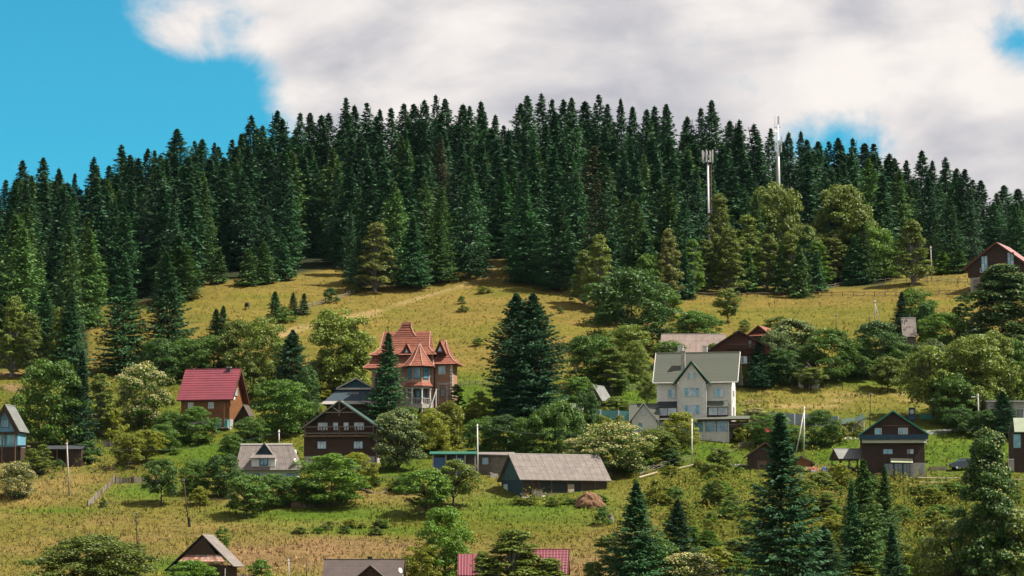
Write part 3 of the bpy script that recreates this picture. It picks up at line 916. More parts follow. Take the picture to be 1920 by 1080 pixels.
# farther back the spruces merge into one dark mass
bp = [make_spruce(300 + i, 24, 3.8, 0.80, 13, 0.56, gappy=0.10, reach=0.6) for i in range(3)]
bv = []
for i in range(3):
    co_ = np.empty(len(bp[i]['crown'].vertices) * 3, dtype=np.float32)
    bp[i]['crown'].vertices.foreach_get('co', co_)
    bv.append(co_.reshape(-1, 3))
br = random.Random(23)
acc = []
for D in (600, 618, 636, 652, 668, 682, 696, 710, 724):
    for k in range(30):
        a = -30 + k * 67 + br.uniform(-26, 26)
        if (abs(a - 1461) < 30 or abs(a - 1329) < 24) and D < 670: continue
        loc = ridge_spot(a, D + br.uniform(-5, 5))
        base = row_of(loc[0].x, loc[0].y, loc[0].z)[1]
        if base > forest_edge(a) - 25: continue
        top = max(np.interp(a, tipx, tipy) + br.uniform(9, 48), base - br.uniform(20, 27) / loc[1])
        hm = (base - top) * loc[1]
        if hm < 8: continue
        v = bv[k % 3] * np.array([br.uniform(1.05, 1.4), br.uniform(1.05, 1.4), hm / 24])
        an = br.uniform(0, 6.28)
        rot_ = np.array([[math.cos(an), -math.sin(an), 0], [math.sin(an), math.cos(an), 0], [0, 0, 1]])
        acc.append(v @ rot_.T + np.array(loc[0]))
acc = np.concatenate(acc)
o = link('spruce_forest', raw_mesh('spruce_forest', acc, np.arange(len(acc)).reshape(-1, 4), 'needle'))
o.color = (0.013, 0.050, 0.018, 1)
tag(o, 'dark mass of spruces merging behind the single trees of the hilltop forest', 'forest', kind='stuff')
print('backing quads', len(acc) // 4)

# ------------------------------------------------------------------ single trees and shrubs: kind, x, top row, foot row, width, colour, label
TREES = [
    # forest fringe
    ('spruce', 330, 440, 565, 92, 'sl', 'broad light green spruce at the forest edge above two tall dark spruces on the left'),
    ('little', 408, 466, 532, 36, 'sl', 'small pointed spruce alone at the forest edge left of three grouped spruces'),
    ('little', 465, 465, 536, 46, 'sl', 'leftmost of three young spruces at the upper edge of the meadow'),
    ('little', 495, 452, 532, 46, 'sl', 'middle of three young spruces at the upper edge of the meadow'),
    ('little', 531, 440, 526, 46, 'sp', 'rightmost and darkest of three young spruces at the upper edge of the meadow'),
    ('birch', 703, 420, 546, 66, 'tan', 'yellowish birch among spruces at the forest edge above the red tiled house'),
    ('spruce', 672, 440, 544, 44, 'sp', 'spruce just left of the yellowish birch at the forest edge'),
    ('hero', 772, 405, 541, 76, 'sp', 'broad spruce at the forest edge just right of the yellowish birch'),
    ('hero', 824, 392, 530, 66, 'sl', 'light green spruce second to the right of the yellowish birch'),
    ('spruce', 880, 290, 522, 84, 'sp', 'tall spruce at the left side of the gap where the track enters the forest'),
    ('spruce', 985, 372, 532, 86, 'sp', 'spruce at the right side of the gap where the track enters the forest'),
    ('spruce', 1046, 388, 546, 84, 'sp', 'wide spruce reaching down to the meadow right of the track gap'),
    ('birch', 1124, 440, 582, 62, 'ol', 'tall slim yellow-green birch above the big dark round tree'),
    ('birch', 1252, 430, 572, 52, 'tan', 'slim brownish birch right above the big dark round tree'),
    ('birch', 1350, 365, 540, 58, 'ol', 'yellow-green tree just right of the shorter mast'),
    ('birch', 1366, 430, 552, 58, 'ol', 'rounded yellow-green birch below the shorter mast'),
    ('poplar', 1322, 450, 548, 34, 'ol', 'narrow yellow-green tree at the foot of the shorter mast'),
    ('round', 1455, 348, 520, 104, 'ol', 'large yellow-green leafy tree at the foot of the taller mast'),
    ('birch', 1438, 440, 545, 54, 'ol', 'small yellow-green birch in front of the large tree under the taller mast'),
    ('round', 1578, 350, 522, 112, 'ol', 'largest domed yellow-green tree at the forest edge on the right'),
    ('poplar', 1563, 440, 530, 38, 'tan', 'narrow yellowish tree in front of the largest domed tree'),
    ('round', 1640, 425, 526, 78, 'gr', 'dark green leafy tree at the right foot of the largest domed tree'),
    ('birch', 1712, 414, 534, 66, 'ol', 'pyramid-shaped birch with bare lower trunk standing alone before the forest'),
    ('little', 1402, 466, 548, 50, 'sl', 'spruce at the meadow edge between the two yellow-green birches'),
    ('little', 1466, 455, 550, 46, 'sl', 'spruce at the meadow edge under the taller mast'),
    ('little', 1500, 458, 558, 46, 'sl', 'spruce standing furthest out on the right-hand meadow edge'),
    ('little', 1532, 470, 548, 40, 'sp', 'spruce at the meadow edge left of the narrow yellowish tree'),
    ('little', 1606, 440, 534, 50, 'sp', 'spruce between the domed tree and the dark green leafy tree'),
    ('little', 1768, 470, 514, 42, 'gr', 'small bright green spruce right of the pole above the meadow fence'),
    ('little', 1798, 466, 512, 44, 'sl', 'small green spruce left of the brown house at the upper right'),
    ('little', 1285, 470, 560, 44, 'sp', 'young spruce left of the narrow tree at the mast foot'),
    ('little', 1215, 430, 560, 60, 'sp', 'spruce between the two slim birches above the big dark round tree'),
    ('little', 165, 528, 590, 36, 'sp', 'small dense spruce beside the golden clearing at the left'),
    ('birch', 1402, 405, 535, 62, 'ol', 'yellow-green tree filling the gap between the two masts'),
    ('round', 1506, 425, 530, 84, 'ol', 'rounded yellow-green tree between the two large domed trees'),
    ('birch', 1480, 440, 548, 52, 'ol', 'slim yellow-green birch in front of the rounded tree between the domed trees'),
    ('round', 1612, 400, 524, 84, 'ol', 'yellow-green tree on the right shoulder of the largest domed tree'),
    ('birch', 1535, 452, 540, 50, 'gr', 'green birch left below the largest domed tree'),
    ('round', 1672, 462, 522, 54, 'gr', 'low green tree left of the pyramid-shaped birch'),
    ('birch', 1095, 470, 572, 50, 'ol', 'olive birch left of the tall slim yellow-green birch'),
    ('round', 1215, 478, 570, 60, 'gr', 'green tree behind the right shoulder of the biggest round tree'),
    ('birch', 1300, 450, 556, 44, 'gr', 'green birch left of the narrow tree at the mast foot'),
    # meadow
    ('little', 517, 545, 602, 34, 'sp', 'tallest lone spruce on the upper meadow by the rail fence'),
    ('little', 550, 548, 588, 24, 'sp', 'left of the spruce pair on the upper meadow fence'),
    ('little', 569, 549, 590, 26, 'sp', 'right of the spruce pair on the upper meadow fence'),
    ('bush', 535, 575, 605, 40, 'md', 'low shrub between the small spruces on the upper meadow'),
    ('bush', 621, 540, 568, 32, 'dk', 'dark rounded bush on the meadow beside the upper rail fence'),
    ('bush', 662, 533, 548, 24, 'ol', 'small olive bush at the right end of the upper rail fence'),
    ('bush', 908, 538, 550, 26, 'ol', 'low olive bush on the meadow below the forest gap'),
    ('bush', 866, 554, 570, 16, 'md', 'tiny bush on the meadow left of the big double spruce'),
    ('bush', 868, 572, 585, 24, 'ol', 'low tuft-like bush under the tiny bush on the meadow'),
    ('bush', 897, 634, 648, 30, 'ol', 'flat olive bush on the meadow right of the castle-like house'),
    ('bush', 1050, 576, 588, 12, 'md', 'tiny shrub on the meadow right of the big double spruce'),
    ('apple', 1365, 541, 605, 47, 'ol', 'lone ball-shaped tree with clear trunk on the right-hand meadow'),
    ('dome', 1305, 584, 632, 94, 'md', 'wide dark bush on the meadow above the long grey roof'),
    ('bush', 1396, 600, 622, 24, 'ol', 'small olive bush left above the brown chalet gable'),
    ('bush', 1458, 594, 622, 60, 'ol', 'olive shrub on the meadow behind the red tiled chalet roof'),
    # around the big double spruce and castle
    ('dense', 967, 547, 792, 118, 'sd', 'left half of the huge dark double spruce in the middle'),
    ('dense', 1000, 547, 792, 116, 'sd', 'right half of the huge dark double spruce in the middle'),
    ('hero', 725, 622, 802, 80, 'sp', 'dark spruce standing right before the castle-like house'),
    ('dense', 545, 617, 760, 76, 'sd', 'dark pointed spruce between the red metal roof and the castle-like house'),
    ('round', 634, 584, 738, 110, 'ol', 'tall broad tree left of the castle-like house'),
    ('birch', 655, 610, 735, 70, 'ol', 'slim grey-green tree leaning on the tall broad tree by the castle-like house'),
    ('round', 528, 714, 818, 98, 'md', 'round tree left above the brown log house'),
    ('round', 574, 690, 795, 52, 'dk', 'dark narrow tree right behind the round tree by the log house'),
    ('bush', 600, 718, 750, 50, 'yg', 'yellow-green bush left of the dark two-tier roof'),
    ('bush', 588, 750, 785, 44, 'sv', 'greyish shrub at the left eave of the dark two-tier roof'),
    ('silver', 746, 770, 883, 80, 'sv', 'silvery tree with short trunk right of the brown log house'),
    ('dome', 806, 768, 850, 80, 'yg', 'yellow-green thicket below the castle-like house'),
    ('bush', 842, 755, 838, 66, 'yg', 'yellow-green bush below the right wing of the castle-like house'),
    ('bush', 782, 778, 845, 56, 'gr', 'green bush at the foot of the castle balcony'),
    ('bush', 770, 764, 800, 44, 'ol', 'small olive bush touching the castle balcony posts'),
    ('poplar', 857, 722, 785, 26, 'dk', 'ivy-green column-like tree at the right corner of the castle-like house'),
    ('bush', 900, 735, 790, 60, 'yg', 'sunny green bush between castle-like house and double spruce'),
    ('round', 905, 785, 858, 74, 'md', 'green tree behind the green-roofed shed'),
    ('round', 945, 780, 860, 78, 'dk', 'dark tree behind the weathered plank shed'),
    ('round', 985, 785, 862, 62, 'md', 'green tree above the left end of the barn roof'),
    ('dome', 1046, 754, 858, 116, 'md', 'big round bushy tree above the middle of the barn'),
    ('round', 1098, 735, 838, 50, 'dk', 'dark tree in front of the small grey shed'),
    # middle slope
    ('round', 1182, 508, 655, 150, 'dk', 'biggest dark round tree on the upper right-hand meadow edge'),
    ('round', 1140, 540, 610, 60, 'dk', 'dark tree at the left shoulder of the biggest round tree'),
    ('round', 1245, 540, 600, 60, 'gr', 'green tree at the right shoulder of the biggest round tree'),
    ('round', 1168, 611, 700, 88, 'ol', 'olive tree below the biggest dark round tree'),
    ('round', 1110, 630, 728, 96, 'md', 'rounded tree right beside the huge double spruce'),
    ('birch', 1146, 652, 735, 70, 'ol', 'loose olive tree below the rounded tree beside the double spruce'),
    ('bush', 1210, 668, 702, 34, 'dk', 'dark round bush left of the sage green roof'),
    ('round', 1190, 640, 715, 50, 'ol', 'small olive tree left above the sage green roof'),
    ('round', 1255, 640, 690, 60, 'md', 'tree crown behind the left end of the sage green roof'),
    ('bush', 1340, 645, 690, 50, 'ol', 'pale bush between chimneys behind the sage green roof'),
    ('apple', 1215, 705, 765, 40, 'ol', 'young tree by the rail fence left of the cream house'),
    ('apple', 1165, 703, 740, 26, 'md', 'small tree standing in the rail fence on the yellow-green garden'),
    ('round', 1085, 708, 770, 60, 'md', 'green tree left of the small grey shed'),
    ('bush', 1155, 745, 772, 56, 'ol', 'dry low bush right of the small grey shed'),
    ('little', 1156, 752, 772, 9, 'gr', 'left of two little clipped conifers behind the teal fence'),
    ('little', 1166, 752, 772, 9, 'gr', 'right of two little clipped conifers behind the teal fence'),
    ('silver', 1488, 600, 700, 90, 'sv', 'silver-leaved tree right of the brown chalet'),
    ('round', 1452, 620, 712, 66, 'sv', 'greyish tree between chalet and silver-leaved tree'),
    ('hero', 1424, 632, 728, 56, 'sd', 'very dark spruce before the brown chalet'),
    ('round', 1462, 655, 722, 70, 'dk', 'dark shaded tree below the silver-leaved tree'),
    ('bush', 1398, 680, 725, 34, 'yg', 'bright bush at the right wall of the cream house'),
    ('round', 1555, 618, 715, 100, 'md', 'rounded tree right of the silver-leaved tree'),
    ('round', 1603, 640, 705, 62, 'md', 'smaller tree to the right of the rounded orchard tree'),
    ('round', 1645, 604, 702, 98, 'dk', 'dark broad tree left of the little grey hut roof'),
    ('hero', 1688, 546, 660, 56, 'sd', 'dark conical tree left above the little grey hut roof'),
    ('round', 1717, 542, 620, 66, 'gr', 'green rounded tree above the little grey hut roof'),
    ('round', 1738, 570, 650, 44, 'dk', 'dark tree right above the little grey hut roof'),
    ('round', 1770, 588, 668, 92, 'gr', 'bright green tree right of the little grey hut roof'),
    ('poplar', 1806, 548, 640, 42, 'dk', 'dark column-like tree left of the large dark tree at the right edge'),
    ('heroleaf', 1880, 498, 668, 138, 'dk', 'large dark tree below the brown house at the upper right'),
    ('round', 1745, 640, 712, 70, 'sv', 'grey-green tree below the little grey hut roof'),
    ('round', 1692, 645, 712, 62, 'md', 'orchard tree left below the little grey hut roof'),
    ('apple', 1520, 690, 730, 60, 'ol', 'small fruit tree standing before the pale hut'),
    ('apple', 1618, 668, 714, 44, 'md', 'small leaning fruit tree in the middle of the orchard'),
    ('apple', 1665, 670, 735, 66, 'ol', 'fruit tree with bent trunk at the edge of the mown field'),
    ('apple', 1640, 660, 708, 46, 'md', 'fruit tree behind the one with bent trunk'),
    ('apple', 1750, 650, 790, 112, 'ol', 'large olive tree over the green bench'),
    ('round', 1812, 632, 790, 112, 'ol', 'large olive tree behind the street lamp'),
    ('round', 1862, 625, 775, 104, 'ol', 'large olive tree above the white kiosk'),
    ('round', 1908, 640, 775, 76, 'md', 'green tree at the right edge above the white kiosk'),
    ('round', 1785, 705, 800, 80, 'md', 'green tree left of the street lamp'),
    ('hero', 1882, 733, 822, 84, 'sd', 'dark spruce before the white kiosk at the right'),
    ('round', 1800, 765, 815, 60, 'dk', 'dark shrub mass left of the concrete lamp pole'),
    ('round', 1850, 770, 820, 60, 'dk', 'dark shrub mass right of the concrete lamp pole'),
    # left side
    ('birch', 22, 558, 706, 62, 'ol', 'grey-olive tree at the left edge in front of the forest'),
    ('birch', 58, 588, 708, 50, 'ol', 'olive tree second from the left edge in front of the forest'),
    ('birch', 112, 580, 706, 54, 'ol', 'olive leafy tree among spruces at the left forest foot'),
    ('hero', 130, 545, 708, 70, 'sp', 'spruce at the left forest foot beside the olive tree'),
    ('hero', 232, 476, 698, 96, 'sp', 'left of two tall dark spruces above the blossoming tree'),
    ('hero', 316, 470, 694, 104, 'sp', 'right of two tall dark spruces above the red metal roof'),
    ('little', 404, 578, 632, 34, 'sp', 'left of a dense spruce pair above the red metal roof'),
    ('little', 419, 572, 634, 32, 'sp', 'right of a dense spruce pair above the red metal roof'),
    ('round', 300, 636, 722, 76, 'dk', 'dark tree left behind the red metal roof'),
    ('round', 352, 636, 712, 78, 'md', 'dark tree behind the left half of the red metal roof'),
    ('round', 400, 632, 706, 74, 'md', 'dark tree behind the right half of the red metal roof'),
    ('round', 446, 602, 712, 82, 'ol', 'olive tree right behind the chimney of the red metal roof'),
    ('round', 498, 600, 735, 84, 'ol', 'olive tree left of the dark pointed spruce'),
    ('bush', 470, 680, 745, 66, 'ol', 'olive shrub right of the red metal roof gable'),
    ('round', 92, 678, 842, 120, 'md', 'large chestnut-like tree right of the blue gabled house'),
    ('hero', 152, 655, 842, 56, 'sd', 'dark narrow spruce right of the chestnut-like tree'),
    ('birch', 190, 702, 815, 60, 'ol', 'olive tree between dark narrow spruce and blossoming tree'),
    ('bloom', 265, 684, 800, 102, 'md', 'cream blossoming tree left of the red-roofed house'),
    ('bush', 214, 766, 822, 50, 'yg', 'yellow-green rounded bush below the blossoming tree'),
    ('round', 372, 764, 832, 66, 'md', 'dark bush before the red-roofed house'),
    ('round', 322, 772, 830, 58, 'md', 'bush at the left corner of the red-roofed house'),
    ('apple', 240, 815, 878, 54, 'yg', 'yellowish fruit tree with thin trunk above the plank fence'),
    ('apple', 274, 808, 868, 66, 'yg', 'yellow-green fruit tree right of the thin-trunked one'),
    ('round', 305, 796, 848, 56, 'md', 'green bush right of the yellow-green fruit trees'),
    ('bush', 165, 828, 868, 52, 'dk', 'dark bush at the end of the dark carport'),
    ('bush', 110, 862, 878, 26, 'dk', 'low dark bush before the dark carport'),
    ('bloom', 28, 868, 935, 62, 'sv', 'pale-topped round bush at the left edge below the blue house'),
    ('birch', 60, 842, 892, 44, 'ol', 'left olive bush below the blue gabled house'),
    ('birch', 80, 834, 888, 40, 'ol', 'right olive bush below the blue gabled house'),
    ('apple', 302, 862, 948, 66, 'md', 'fruit tree on the fenced lawn at the left'),
    ('round', 366, 862, 928, 56, 'md', 'green tree between fenced lawn and dark rounded tree'),
    ('bush', 375, 912, 948, 40, 'yg', 'small yellow-green bush at the lawn fence'),
    ('bush', 193, 934, 951, 14, 'dk', 'tiny dark bush at the corner of the plank fence'),
    ('round', 420, 854, 932, 68, 'dk', 'dark rounded tree left of the grey-roofed house with dormer'),
    ('apple', 463, 892, 970, 80, 'md', 'apple tree with round shadow under it on the lower field'),
    ('round', 436, 815, 862, 54, 'md', 'green bush left above the grey-roofed house with dormer'),
    ('round', 470, 785, 838, 60, 'md', 'green bush above the roof with the dormer'),
    ('bush', 328, 842, 852, 26, 'gr', 'low bush on the grassy bank below the red-roofed house'),
    ('round', 512, 890, 952, 62, 'md', 'left hedge bush before the grey-roofed house with dormer'),
    ('round', 548, 896, 948, 56, 'gr', 'right hedge bush before the grey-roofed house with dormer'),
    ('round', 620, 854, 950, 112, 'gr', 'large green tree before the brown log house'),
    ('round', 672, 850, 915, 66, 'yg', 'yellow-green tree before the stone base of the log house'),
    ('round', 585, 902, 950, 46, 'dk', 'dark bush at the foot of the large green tree by the log house'),
    ('apple', 798, 882, 966, 96, 'gr', 'fruit tree with clear trunk and shadow left of the barn'),
    ('apple', 850, 864, 950, 88, 'ol', 'olive fruit tree right behind the one with clear trunk'),
    ('bush', 755, 895, 925, 40, 'md', 'low bush left of the fruit tree with clear trunk'),
    # bottom
    ('round', 834, 954, 1098, 100, 'gr', 'tall leafy tree at the bottom left of the magenta roofs'),
    ('round', 792, 1020, 1105, 66, 'yg', 'yellow-green tree left below the tall leafy tree'),
    ('birch', 962, 996, 1120, 120, 'ol', 'olive tree standing between the two magenta roofs'),
    ('birch', 905, 1035, 1120, 50, 'ol', 'small olive tree at the right edge of the narrow magenta roof'),
    ('birch', 1032, 1048, 1122, 84, 'ol', 'olive shrub hiding the lower part of the magenta tile roof'),
    ('poplar', 1142, 1004, 1120, 58, 'ol', 'olive bush left of the foreground spruce'),
    ('round', 1112, 1055, 1115, 40, 'md', 'small green bush at the bottom right of the magenta tile roof'),
    ('dome', 182, 1006, 1100, 214, (0.070, 0.100, 0.012), 'very large bush at the bottom left corner'),
    ('poplar', 415, 988, 1060, 28, 'gr', 'slender young tree right of the old gabled cottage'),
    ('round', 357, 1052, 1118, 92, 'gr', 'bush covering the front of the old gabled cottage'),
    ('bush', 490, 1050, 1092, 44, 'gr', 'green bush left of the brown roof at the bottom'),
    # centre right
    ('bloom', 1152, 796, 890, 126, 'md', 'large cream blossoming tree right above the barn'),
    ('bloom', 1085, 824, 888, 70, 'md', 'smaller pale tree at the left of the large blossoming tree'),
    ('bush', 1135, 782, 822, 44, 'yg', 'yellow flowering bush at the left end of the teal fence'),
    ('bush', 1162, 780, 826, 44, 'yg', 'yellow flowering bush before the middle of the teal fence'),
    ('round', 1228, 803, 866, 66, 'ol', 'olive tree before the small cream gabled house'),
    ('round', 1278, 774, 850, 60, 'yg', 'yellow-green tree before the glazed ground floor'),
    ('birch', 1252, 812, 866, 50, 'ol', 'thin olive tree between the two trees before the cream house'),
    ('bush', 1348, 842, 884, 74, 'ol', 'olive thicket right of the tall white pole'),
    ('bush', 1258, 842, 872, 40, 'dk', 'dark low bush left of the tall white pole'),
    ('bush', 1388, 800, 830, 30, 'yg', 'flowery bush under the garden parasol'),
    ('bush', 1408, 796, 822, 30, 'tan', 'orange-tinged bush beside the garden parasol'),
    ('round', 1444, 775, 836, 76, 'md', 'tree right beside the parked red car'),
    ('bloom', 1415, 766, 800, 46, 'sv', 'pale flowering bush behind the parked red car'),
    ('round', 1478, 800, 842, 60, 'md', 'tree before the braced white pole'),
    ('round', 1542, 770, 836, 62, 'md', 'tree right of the braced white pole'),
    ('bush', 1570, 792, 830, 44, 'yg', 'yellow-green bush left of the brown house with green roof'),
    ('bush', 1600, 790, 818, 40, 'tan', 'dry bush between canopy and brown house with green roof'),
    ('bush', 1870, 800, 822, 50, 'gr', 'green bush below the kiosk spruce'),
    # foreground right
    ('hero', 1470, 772, 1140, 172, 'sd', 'tallest foreground spruce right of the centre'),
    ('hero', 1190, 903, 1130, 128, 'sp', 'foreground spruce right of the barn'),
    ('hero', 1272, 936, 1080, 84, 'sd', 'dark foreground spruce second to the right of the barn'),
    ('round', 1222, 1008, 1125, 90, 'md', 'leafy bush at the foot of the foreground spruce by the barn'),
    ('bloom', 1290, 1040, 1130, 120, 'md', 'pale flowering bush at the bottom edge left of the tallest spruce'),
    ('hero', 1622, 860, 1092, 104, 'sl', 'tall light green spruce below the wooden gazebo'),
    ('hero', 1600, 905, 1095, 60, 'sp', 'slim spruce left of the tall light green spruce below the gazebo'),
    ('hero', 1662, 872, 1040, 60, 'sl', 'light spruce right of the tall light spruce below the gazebo'),
    ('hero', 1677, 985, 1120, 60, 'sd', 'small spruce at the bottom edge right of the tall light green spruce'),
    ('hero', 1545, 985, 1120, 110, 'sd', 'dark spruce at the right foot of the tallest foreground spruce'),
    ('heroleaf', 1848, 812, 1150, 128, 'dk', 'tall dark tree with pale leaf tips at the lower right'),
    ('silver', 1800, 975, 1140, 120, 'ol', 'pale-leaved bush left under the tall dark tree at lower right'),
    ('silver', 1895, 950, 1150, 120, 'ol', 'pale-leaved bush in the bottom right corner'),
    ('round', 1745, 1010, 1125, 76, 'ol', 'olive bush left of the pale-leaved bushes at lower right'),
    ('birch', 1345, 900, 950, 36, 'ol', 'small upright shrub left on the wild slope below the woodshed'),
    ('bush', 1335, 905, 945, 40, 'md', 'dark green shrub beside the small upright shrub on the wild slope'),
    ('bush', 1266, 912, 945, 40, 'md', 'dark green shrub above the second foreground spruce'),
    ('bush', 1230, 900, 945, 56, 'yg', 'yellow-green bush right above the foreground spruce by the barn'),
    ('bush', 1130, 950, 985, 40, 'md', 'weedy bush at the right end of the barn below the dung heap'),
    ('bush', 1575, 870, 905, 44, 'yg', 'weedy bush beside the bare earth bank'),
    ('bush', 1540, 885, 915, 44, 'ol', 'pale weedy bush left of the bare earth bank'),
]
for t_ in TREES:
    k, x, top, base, wp, c, lab = t_
    tree(k, x, top, base, wp, c, lab)

# wild shrubs on the slope at the lower right
sr = random.Random(5)
spots = []
for i in range(170):
    x, y = sr.uniform(1235, 1905), sr.uniform(915, 1105)
    if y < 960 and (x < 1310 or 1380 < x < 1480 and sr.random() < .6): continue
    spots.append((x, y))
spots.sort()
k1 = k2 = k3 = 0
for (x, y) in spots:
    hgt_ = sr.uniform(16, 40) * (0.7 + 0.6 * (y - 900) / 200)
    if x < 1470: k1 += 1; lab = 'wild shrub on the slope left of the tallest foreground spruce, %s from the left' % nth(k1)
    elif x < 1622: k2 += 1; lab = 'wild shrub between the tallest and the light green foreground spruce, %s from the left' % nth(k2)
    else: k3 += 1; lab = 'wild shrub on the slope right of the light green spruce, %s from the left' % nth(k3)
    tree(sr.choice(['bush', 'bush', 'birch', 'bush']), x, y - hgt_, y, hgt_ * sr.uniform(0.9, 1.7), sr.choice(['yg', 'yg', 'ol', 'gr', 'md']), lab, 'wild shrubs on the lower right slope')
# low weeds along fences, houses and banks
wr = random.Random(8)
for (x0, x1, y0, y1, k, lab) in ((955, 1130, 938, 952, 14, 'low weed clump along the front of the barn'), (1150, 1390, 868, 905, 16, 'low weedy shrub on the bank below the fallen planks'),
                                 (560, 720, 985, 1003, 12, 'low green weed clump in a strip across the lower field'), (1480, 1600, 880, 930, 12, 'weedy shrub on the bank below the gazebo'),
                                 (1700, 1900, 905, 935, 12, 'low weed clump below the pale rail fence at the right'), (700, 760, 905, 920, 5, 'low weed clump around the scrap heap'),
                                 (850, 930, 770, 800, 6, 'sunny weed clump right of the castle-like house'), (1110, 1230, 765, 800, 8, 'garden weed clump near the teal fence')):
    for i, x in enumerate(sorted(wr.uniform(x0, x1) for _ in range(k))):
        y = wr.uniform(y0, y1)
        hh = wr.uniform(8, 17)
        tree('bush', x, y - hh, y, hh * wr.uniform(1.3, 2.4), wr.choice(['yg', 'gr', 'ol', 'md']), lab + ', %s from the left' % nth(i + 1), lab)

# undergrowth: knee-high weeds too many to count on the wild slope and between the gardens
ur = np.random.default_rng(17)
ux = np.concatenate([ur.uniform(1215, 1935, 4200), ur.uniform(60, 1900, 1800), ur.uniform(930, 1160, 160)])
uy = np.concatenate([ur.uniform(893, 1095, 4200), ur.uniform(735, 900, 1800), ur.uniform(934, 948, 160)])
up = ground(ux, uy)
uden = fbm(up[:, 0] * 0.10 + 7, up[:, 1] * 0.10 + 2, 3)
kp = ur.random(len(ux)) < np.clip((uden - 0.33) * 5, 0.05, 1)
up, uden = up[kp], uden[kp]
nu, nl = len(up), 16
ctr = np.repeat(up, nl, 0)
hh = np.repeat(0.35 + 1.5 * ur.random(nu) ** 2, nl)
e = ur.normal(size=(nu * nl, 3)); e = unit(e)
ctr = ctr + np.stack([e[:, 0] * hh * 0.8, e[:, 1] * hh * 0.8, np.abs(e[:, 2]) * hh], -1)
nr = unit(e + np.array([0, 0, 0.5]) + ur.normal(size=e.shape) * 0.5)
d1 = unit(np.cross(nr, ur.normal(size=e.shape))); d2 = np.cross(nr, d1)
lsz = ur.uniform(0.10, 0.22, (nu * nl, 1))
vv = quads_from(ctr, d1 * lsz, d2 * lsz * 0.6)
pal = np.array([(0.11, 0.118, 0.012), (0.075, 0.10, 0.011), (0.14, 0.122, 0.022), (0.052, 0.088, 0.010)])
uc = pal[ur.integers(0, 4, nu)] * ur.uniform(0.7, 1.2, (nu, 1))
uc = np.repeat(np.repeat(uc, nl, 0) * ur.uniform(0.75, 1.3, (nu * nl, 1)), 4, 0)
tag(link('undergrowth', raw_mesh('undergrowth', vv, np.arange(len(vv)).reshape(-1, 4), 'grass_blade', uc)), 'knee-high green and yellow weeds on the wild slope and between the gardens', 'weeds', kind='stuff')

# ------------------------------------------------------------------ building helpers (pixel units at the building's depth)


def window(root, s, x0, x1, z0, z1, y, cols=2, rows=1, frame='paint_white', pane='glass_blue', fw=0.9, face='front', name='window', depth=1.3):
    """window let into a wall: frame with mullions, every pane a piece of its own. face 'front' looks towards -y, 'right' towards +x (then x0,x1 run along y and y is the wall's x)"""
    def mp(b, a0, a1, d0, d1, c0, c1):
        if face == 'front': b.box(a0, a1, y - d1, y - d0, c0, c1)
        else: b.box(y + d0, y + d1, a0, a1, c0, c1)
    f = MB(s)
    mp(f, x0, x0 + fw, -0.5, depth, z0, z1); mp(f, x1 - fw, x1, -0.5, depth, z0, z1)
    mp(f, x0 + fw, x1 - fw, -0.5, depth, z0, z0 + fw); mp(f, x0 + fw, x1 - fw, -0.5, depth, z1 - fw, z1)
    cw = (x1 - x0 - 2 * fw) / cols
    rh = (z1 - z0 - 2 * fw) / rows
    mw = fw * 0.55
    for i in range(1, cols):
        c = x0 + fw + cw * i
        mp(f, c - mw / 2, c + mw / 2, -0.5, depth * 0.85, z0 + fw, z1 - fw)
    w = f.build(name, frame, root)
    for i in range(cols):
        for j in range(rows):
            b = MB(s)
            a0 = x0 + fw + cw * i + (mw / 2 if i else 0.02); a1 = x0 + fw + cw * (i + 1) - (mw / 2 if i < cols - 1 else 0.02)
            c0 = z0 + fw + rh * j + (0.18 if j else 0.02); c1 = z0 + fw + rh * (j + 1) - (0.18 if j < rows - 1 else 0.02)
            mp(b, a0, a1, -0.4, depth * 0.3, c0, c1)
            b.build('pane', pane[(i + j) % len(pane)] if isinstance(pane, (list, tuple)) else pane, w)
    return w


def gable_wall(root, s, x0, x1, y0, y1, z0, ze, za, mat, xa=None, name='wall'):
    xa = (x0 + x1) / 2 if xa is None else xa
    return MB(s).prism([(x0, z0), (x1, z0), (x1, ze), (xa, za), (x0, ze)], y0, y1).build(name, mat, root)


def roof_front(root, s, xl, xr, xa, zl, zr, za, y0, y1, mat, t=1.8, trim=None, name='roof'):
    """two slopes, ridge running away from the viewer"""
    b = MB(s)
    b.slab([(xl, y0, zl), (xa, y0, za), (xa, y1, za), (xl, y1, zl)], t)
    r = b.build(name, mat, root)
    b = MB(s)
    b.slab([(xa + 0.05, y0, za), (xr, y0, zr), (xr, y1, zr), (xa + 0.05, y1, za)], t)
    b.build(name, mat, root)
    if trim:
        b = MB(s)
        for (a, za_, c, zc) in ((xl, zl, xa, za), (xa, za, xr, zr)):
            b.add([(a, y0 - 0.9, za_ + 0.5), (c, y0 - 0.9, zc + 0.5), (c, y0 - 0.9, zc - 2.0), (a, y0 - 0.9, za_ - 2.0),
                   (a, y0 - 0.15, za_ + 0.5), (c, y0 - 0.15, zc + 0.5), (c, y0 - 0.15, zc - 2.0), (a, y0 - 0.15, za_ - 2.0)],
                  [(0, 1, 2, 3), (7, 6, 5, 4), (0, 4, 5, 1), (1, 5, 6, 2), (2, 6, 7, 3), (3, 7, 4, 0)])
        b.build('verge_board', trim, root)
    return r


